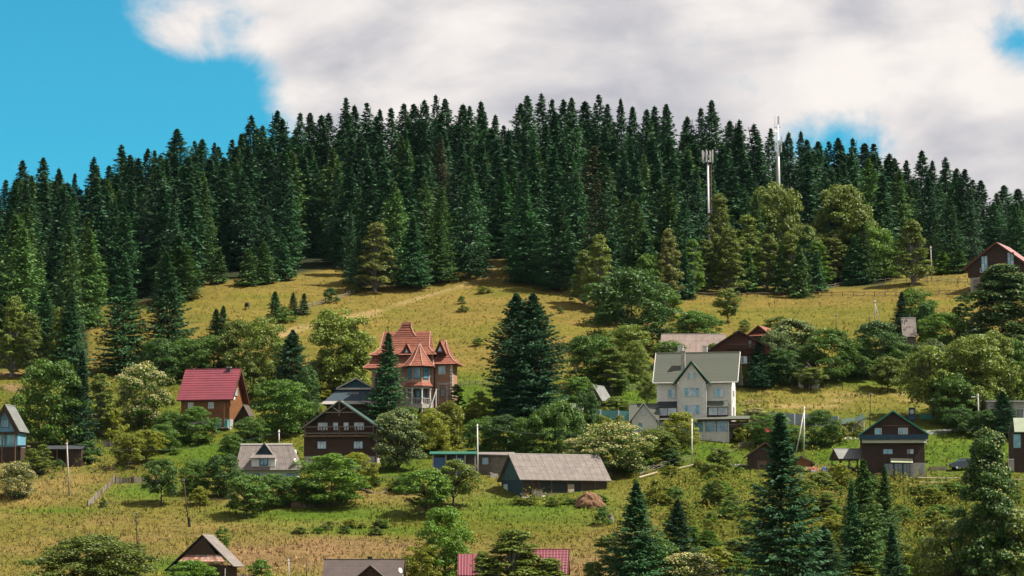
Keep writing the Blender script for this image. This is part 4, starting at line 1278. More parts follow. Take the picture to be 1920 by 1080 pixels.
def roof_side(root, s, x0, x1, ye, yr, yb, ze, zr, zb, mat, t=1.8, ridge=None, name='roof', x0r=None, x1r=None, sheets=None, courses=0):
    """two slopes, ridge running across the view; sheets=(nx, ny) lays single overlapping sheets on the front slope"""
    x0r = x0 if x0r is None else x0r
    x1r = x1 if x1r is None else x1r
    b = MB(s)
    if courses:
        b.slab([(x0, ye, ze - 0.6), (x1, ye, ze - 0.6), (x1r, yr, zr - 0.6), (x0r, yr, zr - 0.6)], t)
        for i in range(courses):
            a, c = i / courses, (i + 1) / courses + 0.10 / courses
            lp = lambda u, v, k: u + (v - u) * k
            b.slab([(lp(x0, x0r, a), lp(ye, yr, a), lp(ze, zr, a) + 0.75), (lp(x1, x1r, a), lp(ye, yr, a), lp(ze, zr, a) + 0.75),
                    (lp(x1, x1r, c), lp(ye, yr, c), lp(ze, zr, c)), (lp(x0, x0r, c), lp(ye, yr, c), lp(ze, zr, c))], 0.6)
    else:
        b.slab([(x0, ye, ze), (x1, ye, ze), (x1r, yr, zr), (x0r, yr, zr)], t)
    r = b.build(name, mat, root)
    b = MB(s)
    b.slab([(x0r, yr + 0.05, zr), (x1r, yr + 0.05, zr), (x1, yb, zb), (x0, yb, zb)], t)
    b.build(name, mat, root)
    if ridge:
        MB(s).bar((x0r, yr, zr + 0.2), (x1r, yr, zr + 0.2), 1.0, 1.0, 6).build('ridge_cap', ridge, root)
    if sheets:
        nx_, ny_ = sheets
        q = random.Random(int(x1 * 7))
        for j in range(ny_):
            for i in range(nx_):
                a0, a1 = i / nx_, (i + 1) / nx_ + 0.04 / nx_ * 0
                c0, c1 = j / ny_, (j + 1) / ny_ + 0.05 / ny_
                g_ = 0.0016 + q.uniform(0, 0.0022)
                def P(u, v, lift):
                    xa = x0 + (x1 - x0) * u; xb = x0r + (x1r - x0r) * u
                    return (xa + (xb - xa) * v, ye + (yr - ye) * v, ze + (zr - ze) * v + lift)
                l0 = 0.5 + q.uniform(0, 0.16); l1 = 0.25 + q.uniform(0, 0.1)
                MB(s).slab([P(a0 + g_, c0, l0), P(a1 - g_, c0, l0 + q.uniform(-.12, .12)), P(a1 - g_, min(c1, 1.0), l1), P(a0 + g_, min(c1, 1.0), l1)], 0.45).build('roof_sheet', mat, r)
    return r


def dish(root, s, x, y, z, r=4.0, az=0.0, name='satellite_dish'):
    b = MB(s)
    d = Vector((math.sin(az), -math.cos(az), 0.35)).normalized()
    a = d.cross(Vector((0, 0, 1))).normalized(); c = d.cross(a)
    ctr = Vector((x, y, z))
    rings = []
    for rad, off in ((0.02, -1.0), (0.55, -0.7), (1.0, 0.0), (1.0, 0.12), (0.55, -0.5), (0.02, -0.8)):
        rings.append([tuple(ctr + d * off * r * 0.35 + (a * math.cos(k * math.pi / 5) + c * math.sin(k * math.pi / 5)) * rad * r) for k in range(10)])
    b.loft(rings)
    o = b.build(name, 'paint_white', root, smooth=True)
    MB(s).bar(tuple(ctr - d * r * 0.3), tuple(ctr - d * r * 0.3 + Vector((0, 4, -3))), 0.4).build('arm', 'metal_grey', o)
    return o


def chimney(root, s, x0, x1, y0, y1, z0, z1, mat='stone', cap='concrete'):
    o = MB(s).box(x0, x1, y0, y1, z0, z1).build('chimney', mat, root)
    MB(s).box(x0 - 1, x1 + 1, y0 - 1, y1 + 1, z1 + 0.02, z1 + 1.6).build('chimney_cap', cap, o)
    return o


def rail_fence(label, pts, group=None, h=9.0, rails=3, step=22, mat='wood_plain', post_r=0.8, rail_r=0.55, jit=1.0, name='rail_fence', seed=1, cat='fence', flat=False):
    """posts and rails following the slope through photo points (x, row of the foot)"""
    q = random.Random(seed)
    P = []
    for (a, b) in zip(pts[:-1], pts[1:]):
        n_ = max(1, int(round(abs(b[0] - a[0]) / step)) if abs(b[0] - a[0]) > abs(b[1] - a[1]) else int(round(abs(b[1] - a[1]) / (step * 0.5))))
        for i in range(n_):
            P.append((a[0] + (b[0] - a[0]) * i / n_, a[1] + (b[1] - a[1]) * i / n_))
    P.append(pts[-1])
    W3 = [Vector(ground(*p)[0]) for p in P]
    root = bpy.data.objects.new(name, None)
    COL.objects.link(root)
    root.location = W3[0]
    tag(root, label, cat, group)
    s = spot(*P[0])[1]
    o0 = W3[0]
    L = [w - o0 for w in W3]
    for i, p in enumerate(L):
        hh = h * s * q.uniform(0.92, 1.2)
        d = Vector((q.uniform(-.05, .05), q.uniform(-.05, .05), 1)) * hh
        MB().bar(tuple(p + Vector((0, 0, -0.3))), tuple(p + d), post_r * s, post_r * s * 0.85, 6).build('post', mat, root)
    for i in range(len(L) - 1):
        for k in range(rails):
            zz = h * s * (0.30 + 0.62 * k / max(1, rails - 1)) if rails > 1 else h * s * 0.8
            a = L[i] + Vector((-0.05, -post_r * s, zz + q.uniform(-.05, .05) * jit)); b = L[i + 1] + Vector((0.05, -post_r * s, zz + q.uniform(-.05, .05) * jit))
            MB().bar(tuple(a), tuple(b), rail_r * s, rail_r * s * 0.8, 5).build('rail', mat, root)
    return root


def pole(label, x, foot, top, lean=0.0, r=1.3, mat='pole_concrete', name='utility_pole', group=None, brace=None, stub=None, lamp=None, wires=None, arms=False):
    root, s = thing(name, label, 'pole' if not lamp else 'street lamp', x, foot, 0, group)
    h = foot - top
    MB(s).bar((0, 0, -6), (lean, 0, h), r, r * 0.72, 8).build('pole_shaft', mat, root, smooth=True)
    MB(s).box(lean - 2.2, lean + 2.2, -r - 0.4, -r + 0.2, h - 5.2, h - 4.2).build('crossbar', 'metal_dark', root)
    for dx in (-1.8, 1.8):
        MB(s).bar((lean + dx, -r - 0.1, h - 4.2), (lean + dx, -r - 0.1, h - 2.2), 0.45, 0.3, 6).build('insulator', 'paint_white', root)
    if brace:
        MB(s).bar((brace, 0, -6), (lean - 0.5, 0, h * 0.9), r * 0.8, r * 0.7, 8).build('brace', mat, root, smooth=True)
    if stub:
        MB(s).bar((r * 1.7, 0, -6), (r * 1.7 + lean * 0.2, 0, stub), r * 1.35, r * 1.2, 8).build('stub', 'wood_black' if mat.startswith('wood') else 'concrete', root)
    if lamp:
        a = MB(s).bar((lean, 0, h - lamp[2]), (lean + lamp[0], 0, h + lamp[1]), 0.5, 0.4, 6).build('lamp_arm', 'metal_grey', root)
        x1, z1 = lean + lamp[0], h + lamp[1]
        MB(s).rects([(z1 - 0.6, x1 - 7, x1 + 0.5, -1.2, 1.2), (z1 + 0.9, x1 - 6.4, x1 + 0.5, -0.9, 0.9)]).build('lamp_head', 'paint_white', root)
    return root


# ------------------------------------------------------------------ cream house with sage green roof
r, s = thing('cream_house', 'large cream house with sage green roof, central gable and white quoins', 'house', 1305, 818, -11)
MB(s).prismx([(0, -14), (70, -14), (70, 103), (35, 158), (0, 103)], -73, 67).build('wall', 'wall_cream', r)
MB(s).prism([(-33, -14), (20, -14), (20, 101), (-6.5, 136), (-33, 101)], -12, 6).build('bay_wall', 'wall_cream', r)
roof_side(r, s, -80, 80, -8, 36, 80, 101, 160, 101, 'roof_sage', 2.2, 'roof_sage')
roof_front(r, s, -42, 30, -6.2, 97, 98, 141, -17, 22, 'roof_sage', 2.0, 'trim_green', 'gable_roof')
MB(s).box(-80.4, -79.9, -8.5, 36, 0, 0.1)
for xe in (-80.3, 80.3):
    MB(s).slab([(xe - .6, -8.6, 101.6), (xe + .6, -8.6, 101.6), (xe + .6, 36, 161), (xe - .6, 36, 161)], 2.6).build('verge_board', 'paint_white', r)
MB(s).bar((-80, -9.2, 100.2), (-42, -9.2, 100.2), 0.9).build('gutter', 'paint_white', r)
MB(s).bar((30, -9.2, 100.2), (80, -9.2, 100.2), 0.9).build('gutter', 'paint_white', r)
MB(s).bar((-42, -9.2, 99.8), (-31, -13.6, 94), 0.8).bar((-31, -13.6, 94), (-31, -13.6, 38), 0.8).build('downpipe', 'paint_white', r)
MB(s).bar((30, -9.2, 99.8), (21.2, -13, 94), 0.8).bar((21.2, -13, 94), (21.2, -13, 0), 0.8).build('downpipe', 'paint_white', r)
window(r, s, -20, 9, 74, 91, -12, 4, 1, 'paint_white', ['glass_cyan', 'glass_white', 'glass_white', 'glass_cyan'])
window(r, s, -20, 9, 40, 58.5, -12, 4, 1, 'paint_white', ['glass_cyan', 'glass_white', 'glass_white', 'glass_cyan'])
window(r, s, -13.5, -9, 107, 119, -12, 1, 1, 'paint_white', 'glass_cyan', 0.6)
window(r, s, -2.5, 2, 107, 119, -12, 1, 1, 'paint_white', 'glass_cyan', 0.6)
window(r, s, -53, -38, 72, 89, 0, 2, 1, 'paint_white', ['glass_cyan', 'glass_white'])
window(r, s, 33, 53, 73, 90, 0, 3, 1, 'paint_white', ['glass_white', 'glass_cyan', 'glass_white'])
window(r, s, 22, 40, 72, 90, 67, 2, 1, 'paint_white', 'glass_white', face='right')
window(r, s, 22, 40, 38, 56, 67, 2, 1, 'paint_white', 'glass_white', face='right')
for (x0, x1) in ((-72, -33.2), (22.6, 62)):       # glazed oriels beside the bay with their lean-to roofs
    o = MB(s).box(x0 + 2, x1 - 1, -9, -0.2, 36, 55).build('oriel', 'wood_dark', r)
    MB(s).slab([(x0, -13, 54.5), (x1, -13, 54.5), (x1, -0.3, 66), (x0, -0.3, 66)], 1.6).build('oriel_roof', 'roof_dark' if x0 < 0 else 'roof_sage', r)
    mid = (x0 + x1) / 2
    window(r, s, x0 + 3, mid - 0.6, 39, 54, -9, 3, 1, 'paint_white', 'glass_white')
    window(r, s, mid + 0.6, x1 - 2, 39, 54, -9, 3, 1, 'paint_white', 'glass_white')
MB(s).slab([(-70, -36, 29.5), (104, -36, 29.5), (104, -1, 37.5), (-70, -1, 37.5)], 1.8).build('terrace_roof', 'roof_sage', r)
MB(s).box(-70, 104, -36.8, -36.05, 26.5, 30).build('fascia', 'wood_dark', r)
MB(s).box(-66, 66, -30, -0.1, -14, 6).build('terrace_base', 'wall_white', r)
for x0, x1 in ((-64, -40), (-38, -4), (-2, 18), (21, 41), (43, 63)):
    window(r, s, x0, x1, 6.2, 28, -29, 3 if x1 - x0 > 21 else 2, 1, 'paint_white', 'glass_blue', 0.8, depth=1.6)
for x0 in (-66, 19.5, 65, 84, 101):
    MB(s).box(x0 - 1, x0 + 1, -33, -31, -14, 30).build('terrace_post', 'wood_dark' if x0 > 66 else 'paint_white', r)
MB(s).box(66, 101, -26, -24, 14, 26).build('porch_panel', 'wood_brown', r)
q = random.Random(2)
for k in range(13):                                # quoins: single stones at each corner
    z0 = 38 + k * 4.9
    for (xc, yc, sg) in ((-33, -12, 1), (20, -12, -1), (-73, 0, 1), (67, 0, -1)):
        ln = 6.2 if k % 2 else 3.8
        xa, xb = (xc - 0.5, xc + ln) if sg > 0 else (xc - ln, xc + 0.5)
        MB(s).box(xa, xb, yc - 0.6, yc + 2.5, z0, z0 + 4.3).build('quoin', 'quoin', r)
    MB(s).box(66.5, 67.7, 2.6, 6.5 if k % 2 else 9, z0, z0 + 4.3).build('quoin', 'quoin', r)
chimney(r, s, -29, -21.5, 10, 17, 122, 160, 'stone')
chimney(r, s, -39, -29, 38, 46, 145, 172, 'wall_white', 'paint_white')
chimney(r, s, 9, 17, 38, 45, 145, 172, 'wall_white', 'paint_white')
dish(r, s, 70, 10, 88, 4.2, 1.2)
dish(r, s, 71, 16, 70, 4.2, 1.2)

r, s = thing('cream_garage', 'small cream gabled annex left of the large cream house', 'house', 1208, 822, -6)
MB(s).prismx([(0, -14), (46, -14), (46, 36), (23, 64), (0, 36)], -24, 26).build('wall', 'wall_cream', r)
MB(s).prism([(-22, -14), (25, -14), (25, 35), (0, 63), (-22, 35)], -8, 2).build('gable_wall', 'wall_cream', r)
roof_side(r, s, -28, 28, -5, 23, 52, 33, 66, 33, 'roof_sage', 1.8, 'roof_sage')
roof_front(r, s, -28, 29, -0.5, 31, 31, 67, -12, 20, 'roof_sage', 1.6, 'paint_white', 'gable_roof')
window(r, s, -5, 4, 43, 54, -8, 2, 1, 'paint_white', 'glass_white')
window(r, s, -10, -4, 14, 28, -8, 1, 1, 'trim_green', 'glass_cyan', 1.0)
for k in range(7):
    MB(s).box(-22.6, -17 if k % 2 else -19, -8.7, -6, 2 + k * 4.6, 6 + k * 4.6).build('quoin', 'quoin', r)
MB(s).box(-27.7, -26.7, -12, -11, 28, 62).build('verge_post', 'paint_white', r)

# ------------------------------------------------------------------ castle-like house
r, s = thing('castle_house', 'castle-like house with steep red tiled roofs, corner turret and white loggia', 'house', 775, 776, -9)
MB(s).box(-80, 38, 0, 66, -14, 93).build('wall', 'wall_pink', r)
MB(s).box(-77, 36, 3, 63, 92.5, 113).build('attic_wall', 'wood_brown', r)


def tiled(levels, name, cap='tile_ridge', n=5, hip=True):
    """flared tiled roof: courses stepped one over the other between the given rectangles"""
    b = MB(s)
    lv = []
    for (a, c) in zip(levels[:-1], levels[1:]):
        m_ = max(2, int(round(abs(c[0] - a[0]) / 4.4)))
        for i in range(m_):
            k0, k1 = i / m_, (i + 1) / m_
            f0 = [a[j] + (c[j] - a[j]) * k0 for j in range(5)]
            f1 = [a[j] + (c[j] - a[j]) * k1 for j in range(5)]
            lv.append((f0[0], f0[1] - 1.1, f0[2] + 1.1, f0[3] - 1.1, f0[4] + 1.1))
            lv.append((f1[0], f1[1], f1[2], f1[3], f1[4]))
    b.rects(lv)
    o = b.build(name, 'roof_tile', r)
    if hip:
        h_ = MB(s)
        for (ix, iy) in ((1, 3), (2, 3), (2, 4)):
            for a, c in zip(levels[:-1], levels[1:]):
                h_.bar((a[ix], a[iy] - .4, a[0] + .6), (c[ix], c[iy] - .4, c[0] + .6), 1.05, 1.05, 5)
        h_.build('hip_cap', cap, o)
    return o


tiled([(86, -94, 42, -16, 82), (95, -84, 39, -6, 74), (114, -76, 36, 4, 62)], 'skirt_roof')
tiled([(111, -84, 45, -6, 74), (116, -75, 36, 3, 67), (126, -67, 27, 14, 56), (158, -64, 25, 34.2, 35.8)], 'main_roof')
tiled([(148, -46, -1, 27.5, 42.5), (156, -39, -7, 30, 40), (166, -31, -11, 33, 37), (176, -28, -12, 34.4, 35.6)], 'lantern_roof')
MB(s).prismx([(24, 138), (46, 138), (35, 157)], 22.2, 24).build('gable_end', 'wood_dark', r)
for xf in (-61, 21, -20):
    MB(s).bar((xf, 35, 157 if xf != -20 else 174), (xf, 35, 168 if xf != -20 else 181), 0.5, 0.15).build('finial', 'metal_dark', r)
MB(s).prism([(-23, 112), (-3, 112), (-13, 132)], -2, 24).build('dormer', 'wood_dark', r)
MB(s).prism([(-16.5, 115), (-9.5, 115), (-13, 122)], -2.6, -1.9).build('dormer_light', 'glass_white', r)
MB(s).slab([(-24.5, -3, 111), (-13, -3, 134), (-13, 24, 134), (-24.5, 24, 111)], 1).slab([(-13, -3, 134), (-1.5, -3, 111), (-1.5, 24, 111), (-13, 24, 134)], 1).build('dormer_roof', 'roof_tile', r)
window(r, s, 22, 32, 98, 110, 3, 2, 1, 'wood_dark', 'glass_white')
window(r, s, -66, -56, 97, 109, 3, 2, 1, 'wood_dark', 'glass_blue')
window(r, s, -72, -60, 50, 70, 0, 2, 2, 'wood_dark', 'glass_dark')
window(r, s, -46, -32, 50, 70, 0, 2, 2, 'wood_dark', 'glass_dark')
window(r, s, -46, -32, 15, 38, 0, 2, 2, 'wood_dark', 'glass_dark')
# corner turret
cx, cy, a0 = 12, -4, math.pi / 8
MB(s).ngon(cx, cy, [(54, 23), (91, 23)], 8, a0).build('turret_wall', 'wall_pink', r)
b = MB(s)
lv = []
prof = [(88, 33), (93, 27), (101, 20), (111, 12.5), (121, 6), (131, 0.6)]
for (a, c) in zip(prof[:-1], prof[1:]):
    m_ = max(2, int((c[0] - a[0]) / 3))
    for i in range(m_):
        f0, f1 = i / m_, (i + 1) / m_
        lv += [(a[0] + (c[0] - a[0]) * f0, a[1] + (c[1] - a[1]) * f0 + .6), (a[0] + (c[0] - a[0]) * f1, a[1] + (c[1] - a[1]) * f1)]
b.ngon(cx, cy, lv, 8, a0)
tr_ = b.build('turret_roof', 'roof_tile', r)
b = MB(s)
for k in range(8):
    an = a0 + k * math.pi / 4
    for a, c in zip(prof[:-1], prof[1:]):
        b.bar((cx + (a[1] + .5) * math.cos(an), cy + (a[1] + .5) * math.sin(an), a[0] + .5), (cx + (c[1] + .5) * math.cos(an), cy + (c[1] + .5) * math.sin(an), c[0] + .5), 1.0, 1.0, 5)
b.build('hip_cap', 'tile_ridge', tr_)
MB(s).bar((cx, cy, 130), (cx, cy, 140), .5, .15).build('finial', 'metal_dark', r)
MB(s).ngon(cx, cy, [(86.5, 31), (88, 33)], 8, a0).build('eave_soffit', 'wood_dark', r)


def oct_panel(k, half, z0, z1, rad, mat, name, parent, t=0.8):
    """flat panel on side k of the turret"""
    an = a0 + (k + 0.5) * math.pi / 4
    ap = rad * math.cos(math.pi / 8)
    n_ = Vector((math.cos(an), math.sin(an), 0)); u_ = Vector((-math.sin(an), math.cos(an), 0)); c_ = Vector((cx, cy, 0))
    vs = []
    for d in (ap - 0.3, ap + t):
        for (uu, zz) in ((-half, z0), (half, z0), (half, z1), (-half, z1)):
            vs.append(tuple(c_ + n_ * d + u_ * uu + Vector((0, 0, zz))))
    b = MB(s)
    b.add(vs, [(0, 3, 2, 1), (4, 5, 6, 7), (0, 1, 5, 4), (1, 2, 6, 5), (2, 3, 7, 6), (3, 0, 4, 7)])
    return b.build(name, mat, parent)


for k in (3, 4, 5, 6, 7):
    fr_ = oct_panel(k, 6.6, 64, 86, 23, 'wood_brown', 'window', r)
    oct_panel(k, 5.6, 65.2, 85, 23, 'glass_blue', 'pane', fr_, 1.1)
    oct_panel(k, 8.5, 55, 57, 23, 'tile_ridge', 'string_course', r, 1.0)
b = MB(s).ngon(cx, cy, [(50, 29), (52, 28.4), (58, 23.4)], 8, a0).build('turret_skirt', 'roof_tile', r)
MB(s).ngon(cx, cy, [(9, 27), (17, 27)], 8, a0).build('loggia_floor', 'stone', r)
MB(s).ngon(cx, cy, [(-14, 15), (9, 15)], 8, a0).build('loggia_base', 'wood_dark', r)
MB(s).ngon(cx, cy, [(17, 14), (50, 14)], 8, a0).build('loggia_wall', 'wood_brown', r)
MB(s).ngon(cx, cy, [(46, 25.5), (50, 25.5)], 8, a0).build('loggia_beam', 'stone', r)
for k in (3, 4, 5, 6, 7, 8):
    an = a0 + k * math.pi / 4
    x_, y_ = cx + 24 * math.cos(an), cy + 24 * math.sin(an)
    MB(s).ngon(x_, y_, [(17, 2.6), (19, 2.6), (20, 1.8), (43, 1.6), (44, 2.6), (46.2, 2.6)], 8).build('column', 'paint_white', r, smooth=False)
    MB(s).ngon(x_, y_, [(-14, 2.2), (9.2, 2.2)], 6).build('base_post', 'concrete', r)
for k in (3, 4, 5, 6, 7):
    bal = oct_panel(k, 9.5, 27, 28.4, 25.5, 'stone', 'balustrade', r)
    for j in range(5):
        an = a0 + (k + .5) * math.pi / 4
        ap = 25.5 * math.cos(math.pi / 8)
        u_ = Vector((-math.sin(an), math.cos(an), 0)); c_ = Vector((cx, cy, 0)) + Vector((math.cos(an), math.sin(an), 0)) * ap + u_ * (j - 2) * 4
        MB(s).bar((c_.x, c_.y, 17), (c_.x, c_.y, 27.2), .7, .7, 5).build('baluster', 'stone', bal)
    fr_ = oct_panel(k, 4.2, 20, 44, 14, 'wood_dark', 'door', r)
    oct_panel(k, 3.2, 24, 43, 14, 'glass_blue', 'pane', fr_, 1.1)
# right rear wing
MB(s).box(40, 73, 6, 58, -14, 95).build('wing_wall', 'wall_brick', r)
tiled([(93, 34, 84, -6, 70), (101, 40, 74, 4, 60), (112, 46, 66, 13, 50), (128, 52, 59, 24, 38), (140, 54, 56, 30, 32)], 'wing_roof')
MB(s).prism([(40, 114), (61, 114), (50.5, 137)], 0, 30).build('dormer', 'wood_red', r)
MB(s).prism([(46.5, 117), (54.5, 117), (50.5, 126)], -0.7, 0.1).build('dormer_light', 'glass_white', r)
MB(s).slab([(38.5, -1.5, 112), (50.5, -1.5, 139), (50.5, 30, 139), (38.5, 30, 112)], 1).slab([(50.5, -1.5, 139), (62.5, -1.5, 112), (62.5, 30, 112), (50.5, 30, 139)], 1).build('dormer_roof', 'roof_tile', r)
MB(s).bar((50.5, 0, 138), (50.5, 0, 149), .5, .15).build('finial', 'metal_dark', r)
window(r, s, 46, 60, 74, 90, 6, 2, 1, 'paint_white', ['glass_white', 'glass_cyan'])
window(r, s, 50, 60, 32, 48, 6, 2, 1, 'wood_brown', 'glass_dark')
for k in range(7):
    for x_ in (45.5, 61):
        MB(s).box(x_, x_ + (3.6 if k % 2 else 2.6), 4.6, 6.2, 18 + k * 5.2, 22.6 + k * 5.2).build('portal_stone', 'stone', r)
MB(s).box(44.5, 66, 4.4, 6.2, 54.6, 58).build('portal_lintel', 'stone', r)
for k in range(15):
    MB(s).box(68.8 if k % 2 else 69.8, 73.6, 5.3, 9, 2 + k * 6.0, 7 + k * 6.0).build('quoin', 'quoin', r)
MB(s).bar((33, -24, -6), (46, -10, 46), 1.1).bar((45, -12, -6), (45, -10, 46), 1.1).build('stair_rail', 'paint_white', r)

# ------------------------------------------------------------------ brown log house
r, s = thing('log_house', 'brown log house with dark green gable roof, balcony and stone base', 'house', 637, 882, -5)
MB(s).box(-67, 66, 0, 96, -14, 27).build('stone_base', 'stone', r)
MB(s).box(-68, 67, -1.5, 96, 27, 65).build('wall', 'log_brown', r)
MB(s).prism([(-66, 65), (66, 65), (66, 84), (0, 127), (-66, 84)], 8, 96).build('gable_wall', 'log_brown', r)
roof_front(r, s, -73, 76, 0, 78, 79, 131, -12, 104, 'roof_green', 2.4, 'wood_plain')
for (x0, x1) in ((-43, -25), (26, 44)):
    window(r, s, x0, x1, 76, 90, 8, 3, 1, 'paint_white', 'glass_white')
    window(r, s, x0, x1, 40, 55, -1.5, 3, 1, 'paint_navy', 'glass_white', 1.0)
for (x0, x1) in ((-14, -5), (6, 15)):
    window(r, s, x0, x1, 76, 90, 8, 1, 2, 'paint_white', 'glass_white')
MB(s).box(-70, 69, -11, 7.9, 62.5, 65.5).build('balcony_floor', 'wood_brown', r)
MB(s).box(-66, 66, -10.6, -9.6, 80.5, 82).build('balcony_rail', 'wood_plain', r)
MB(s).box(-66, 66, -10.6, -9.6, 68.6, 70.2).build('balcony_rail', 'wood_plain', r)
for x0 in (-65, -32, 0, 32, 65):
    MB(s).box(x0 - 1, x0 + 1, -11, -9.2, 65.5, 86 if abs(x0) > 60 else 82.2).build('balcony_post', 'wood_brown', r)
for k in range(26):
    x0 = -62 + k * 5
    MB(s).box(x0, x0 + 1.5, -10.2, -9.8, 70.2, 80.5).build('balcony_slat', 'log_brown', r)
MB(s).box(-31, 33, -11.5, -10, 107.5, 109.3).build('collar_beam', 'wood_plain', r)
MB(s).box(-0.8, 0.8, -12.2, -11.5, 101, 128).build('king_post', 'wood_plain', r)
MB(s).bar((-14, -12, 119), (-1, -12, 110), .7).build('strut', 'wood_plain', r)
MB(s).bar((14, -12, 119), (1, -12, 110), .7).build('strut', 'wood_plain', r)
MB(s).bar((69, -2, 78), (69.5, -2, 0), .6).build('downpipe', 'paint_white', r)
dish(r, s, 68, -4, 59, 4.6, 0.9)

# ------------------------------------------------------------------ dark two-tier roof behind it
r, s = thing('two_tier_house', 'dark blue two-tier roofed house with pale eaves behind the log house', 'house', 664, 800, -4)
MB(s).box(-52, 52, 0, 60, -14, 42).build('wall', 'wood_dark', r)
MB(s).rects([(42, -62, 62, -10, 70), (48, -57, 57, -5, 65)]).build('lower_eave', 'ridge_pale', r)
MB(s).rects([(48.2, -56, 56, -4, 64), (70, -34, 34, 12, 50)]).build('mid_roof', 'roof_darkblue', r)
MB(s).rects([(70.2, -36, 36, 8, 54), (74, -34, 34, 10, 52)]).build('upper_eave', 'ridge_pale', r)
MB(s).prism([(-31, 74.2), (31, 74.2), (2, 90)], 12, 50).build('gablet', 'siding_blue', r)
roof_front(r, s, -35, 38, 2, 73.5, 73, 92, 8, 54, 'roof_darkblue', 1.4, 'ridge_pale')
window(r, s, -12, 8, 54, 66, 6, 2, 1, 'wood_brown', 'glass_dark')

# ------------------------------------------------------------------ grey-roofed house with dormer
r, s = thing('dormer_house', 'mint-walled house with grey sheet roof, white ridge and central dormer', 'house', 502, 902, -4)
MB(s).box(-46, 54, 0, 52, -14, 21).build('wall', 'siding_mint', r)
MB(s).prismx([(3, 21), (49, 21), (26, 60)], -42, 50).build('loft_wall', 'siding_white', r)
roof_side(r, s, -62, 62, -10, 26, 62, 20, 69, 20, 'roof_asbestos', 1.6, None, 'roof', -56, 42, sheets=(10, 4))
MB(s).bar((-56.5, 26, 70), (42, 26, 70), 1.5, 1.5, 6).build('ridge_cap', 'paint_white', r)
MB(s).slab([(42, 26, 69), (62, -10, 20), (64, 20, 26), (62, 62, 20)], 1.2).build('hip_slope', 'roof_asbestos', r)
MB(s).box(-30, 15, -6, 26, 27, 45).build('dormer_wall', 'siding_white', r)
window(r, s, -15, 1.5, 28.5, 43.5, -6, 2, 1, 'paint_navy', 'glass_blue', 1.6)
MB(s).slab([(-34, -11, 43), (19, -11, 43), (13, 4, 53), (-27, 4, 53)], 1.3).build('dormer_eave', 'roof_asbestos', r)
MB(s).prism([(-22, 50), (8, 50), (-7, 69)], 0, 26).build('dormer_gable', 'siding_blue', r)
roof_front(r, s, -26, 12, -7, 47, 47, 72, -2.5, 26, 'roof_asbestos', 1.2, None, 'dormer_roof')
window(r, s, -30, -16, 4, 14, 0, 2, 1, 'paint_navy', 'glass_blue')
window(r, s, 36, 50, 4, 14, 0, 2, 1, 'paint_navy', 'glass_blue')
dish(r, s, 53, -5, 37, 5.6, 1.15)

# ------------------------------------------------------------------ red metal roof house
r, s = thing('red_roof_house', 'orange timber house under a crimson metal roof with small chimney', 'house', 392, 806, -13)
MB(s).prismx([(0, 20), (80, 20), (80, 60), (40, 112), (0, 60)], -56, 40).build('wall', 'log_orange', r)
MB(s).box(-57, 41, -1, 81, -14, 20.05).build('base_wall', 'concrete', r)
roof_side(r, s, -62, 48, -9, 40, 90, 56, 117, 54, 'roof_crimson', 1.8, 'roof_crimson', courses=13)
MB(s).slab([(48.1, -9, 56), (49.6, -9, 56), (49.6, 40, 117), (48.1, 40, 117)], 3).slab([(48.1, 40.1, 117), (49.6, 40.1, 117), (49.6, 90, 54), (48.1, 90, 54)], 3).build('verge_board', 'wood_red', r)
window(r, s, -42, -31, 40, 52, 0, 2, 2, 'paint_white', 'glass_white')
window(r, s, -2, 9, 40, 52, 0, 2, 2, 'paint_white', 'glass_white')
window(r, s, 30, 44, 66, 80, 40, 2, 1, 'paint_white', 'glass_white', face='right')
chimney(r, s, 23, 29, 34, 40, 104, 119, 'metal_dark', 'metal_grey')
MB(s).box(8, 40, -12, -1.1, 4, 17).build('porch', 'panel_teal', r)
MB(s).box(30, 34, -13.5, -12.1, 4, 46).build('porch_post', 'log_orange', r)
MB(s).box(6, 42, -14, -0.2, 2, 4).build('porch_floor', 'concrete', r)
dish(r, s, 47, 2, 60, 4.6, 1.2)
for k in range(6):
    MB(s).box(6, 20, -16 - k * 3.2, -12.8 - k * 3.2, -14, 1.5 - k * 3.6).build('step', 'tile_ridge', r)

r, s = thing('lean_hut', 'little brown gabled hut right of the red-roofed house', 'hut', 455, 800, -12)
MB(s).prism([(-12, -10), (12, -10), (12, 22), (2, 38), (-12, 18)], 0, 30).build('wall', 'wood_dark', r)
roof_front(r, s, -17, 14, 2, 12, 20, 42, -3, 32, 'roof_brown', 1.2, 'wood_pale')

# ------------------------------------------------------------------ blue gabled house at the left edge
r, s = thing('blue_house', 'sky-blue gabled house with dark steep roof at the left edge', 'house', 8, 868, -8)
MB(s).box(-28, 25, 0, 50, -14, 30).build('base_wall', 'wood_dark', r)
MB(s).prism([(-28, 30), (25, 30), (25, 56), (0, 104), (-28, 56)], 0, 50).build('wall', 'siding_skyblue', r)
roof_front(r, s, -34, 30, 0, 55, 58, 110, -5, 56, 'roof_dark', 2.2, 'wood_dark')
MB(s).slab([(0.2, -4, 110.8), (30.5, -4, 58.6), (30.5, 56, 58.6), (0.2, 56, 110.8)], 0.5).build('roof_sheet', 'roof_grey', r)
MB(s).box(-30, 27, -9, -0.1, 54, 58).build('balcony_floor', 'wood_dark', r)
for (xa_, xb_) in ((-34, -26), (30, 23)):
    MB(s).prism([(xa_, 55), (0, 108), (0, 97), (xb_, 55)], -5.9, -4.2).build('broad_verge', 'wood_dark', r)
window(r, s, -26, -14, 32, 53, 0, 1, 1, 'siding_skyblue', 'glass_cyan', 0.8)
window(r, s, -12, 1, 32, 53, 0, 2, 1, 'siding_skyblue', 'glass_cyan', 0.8)
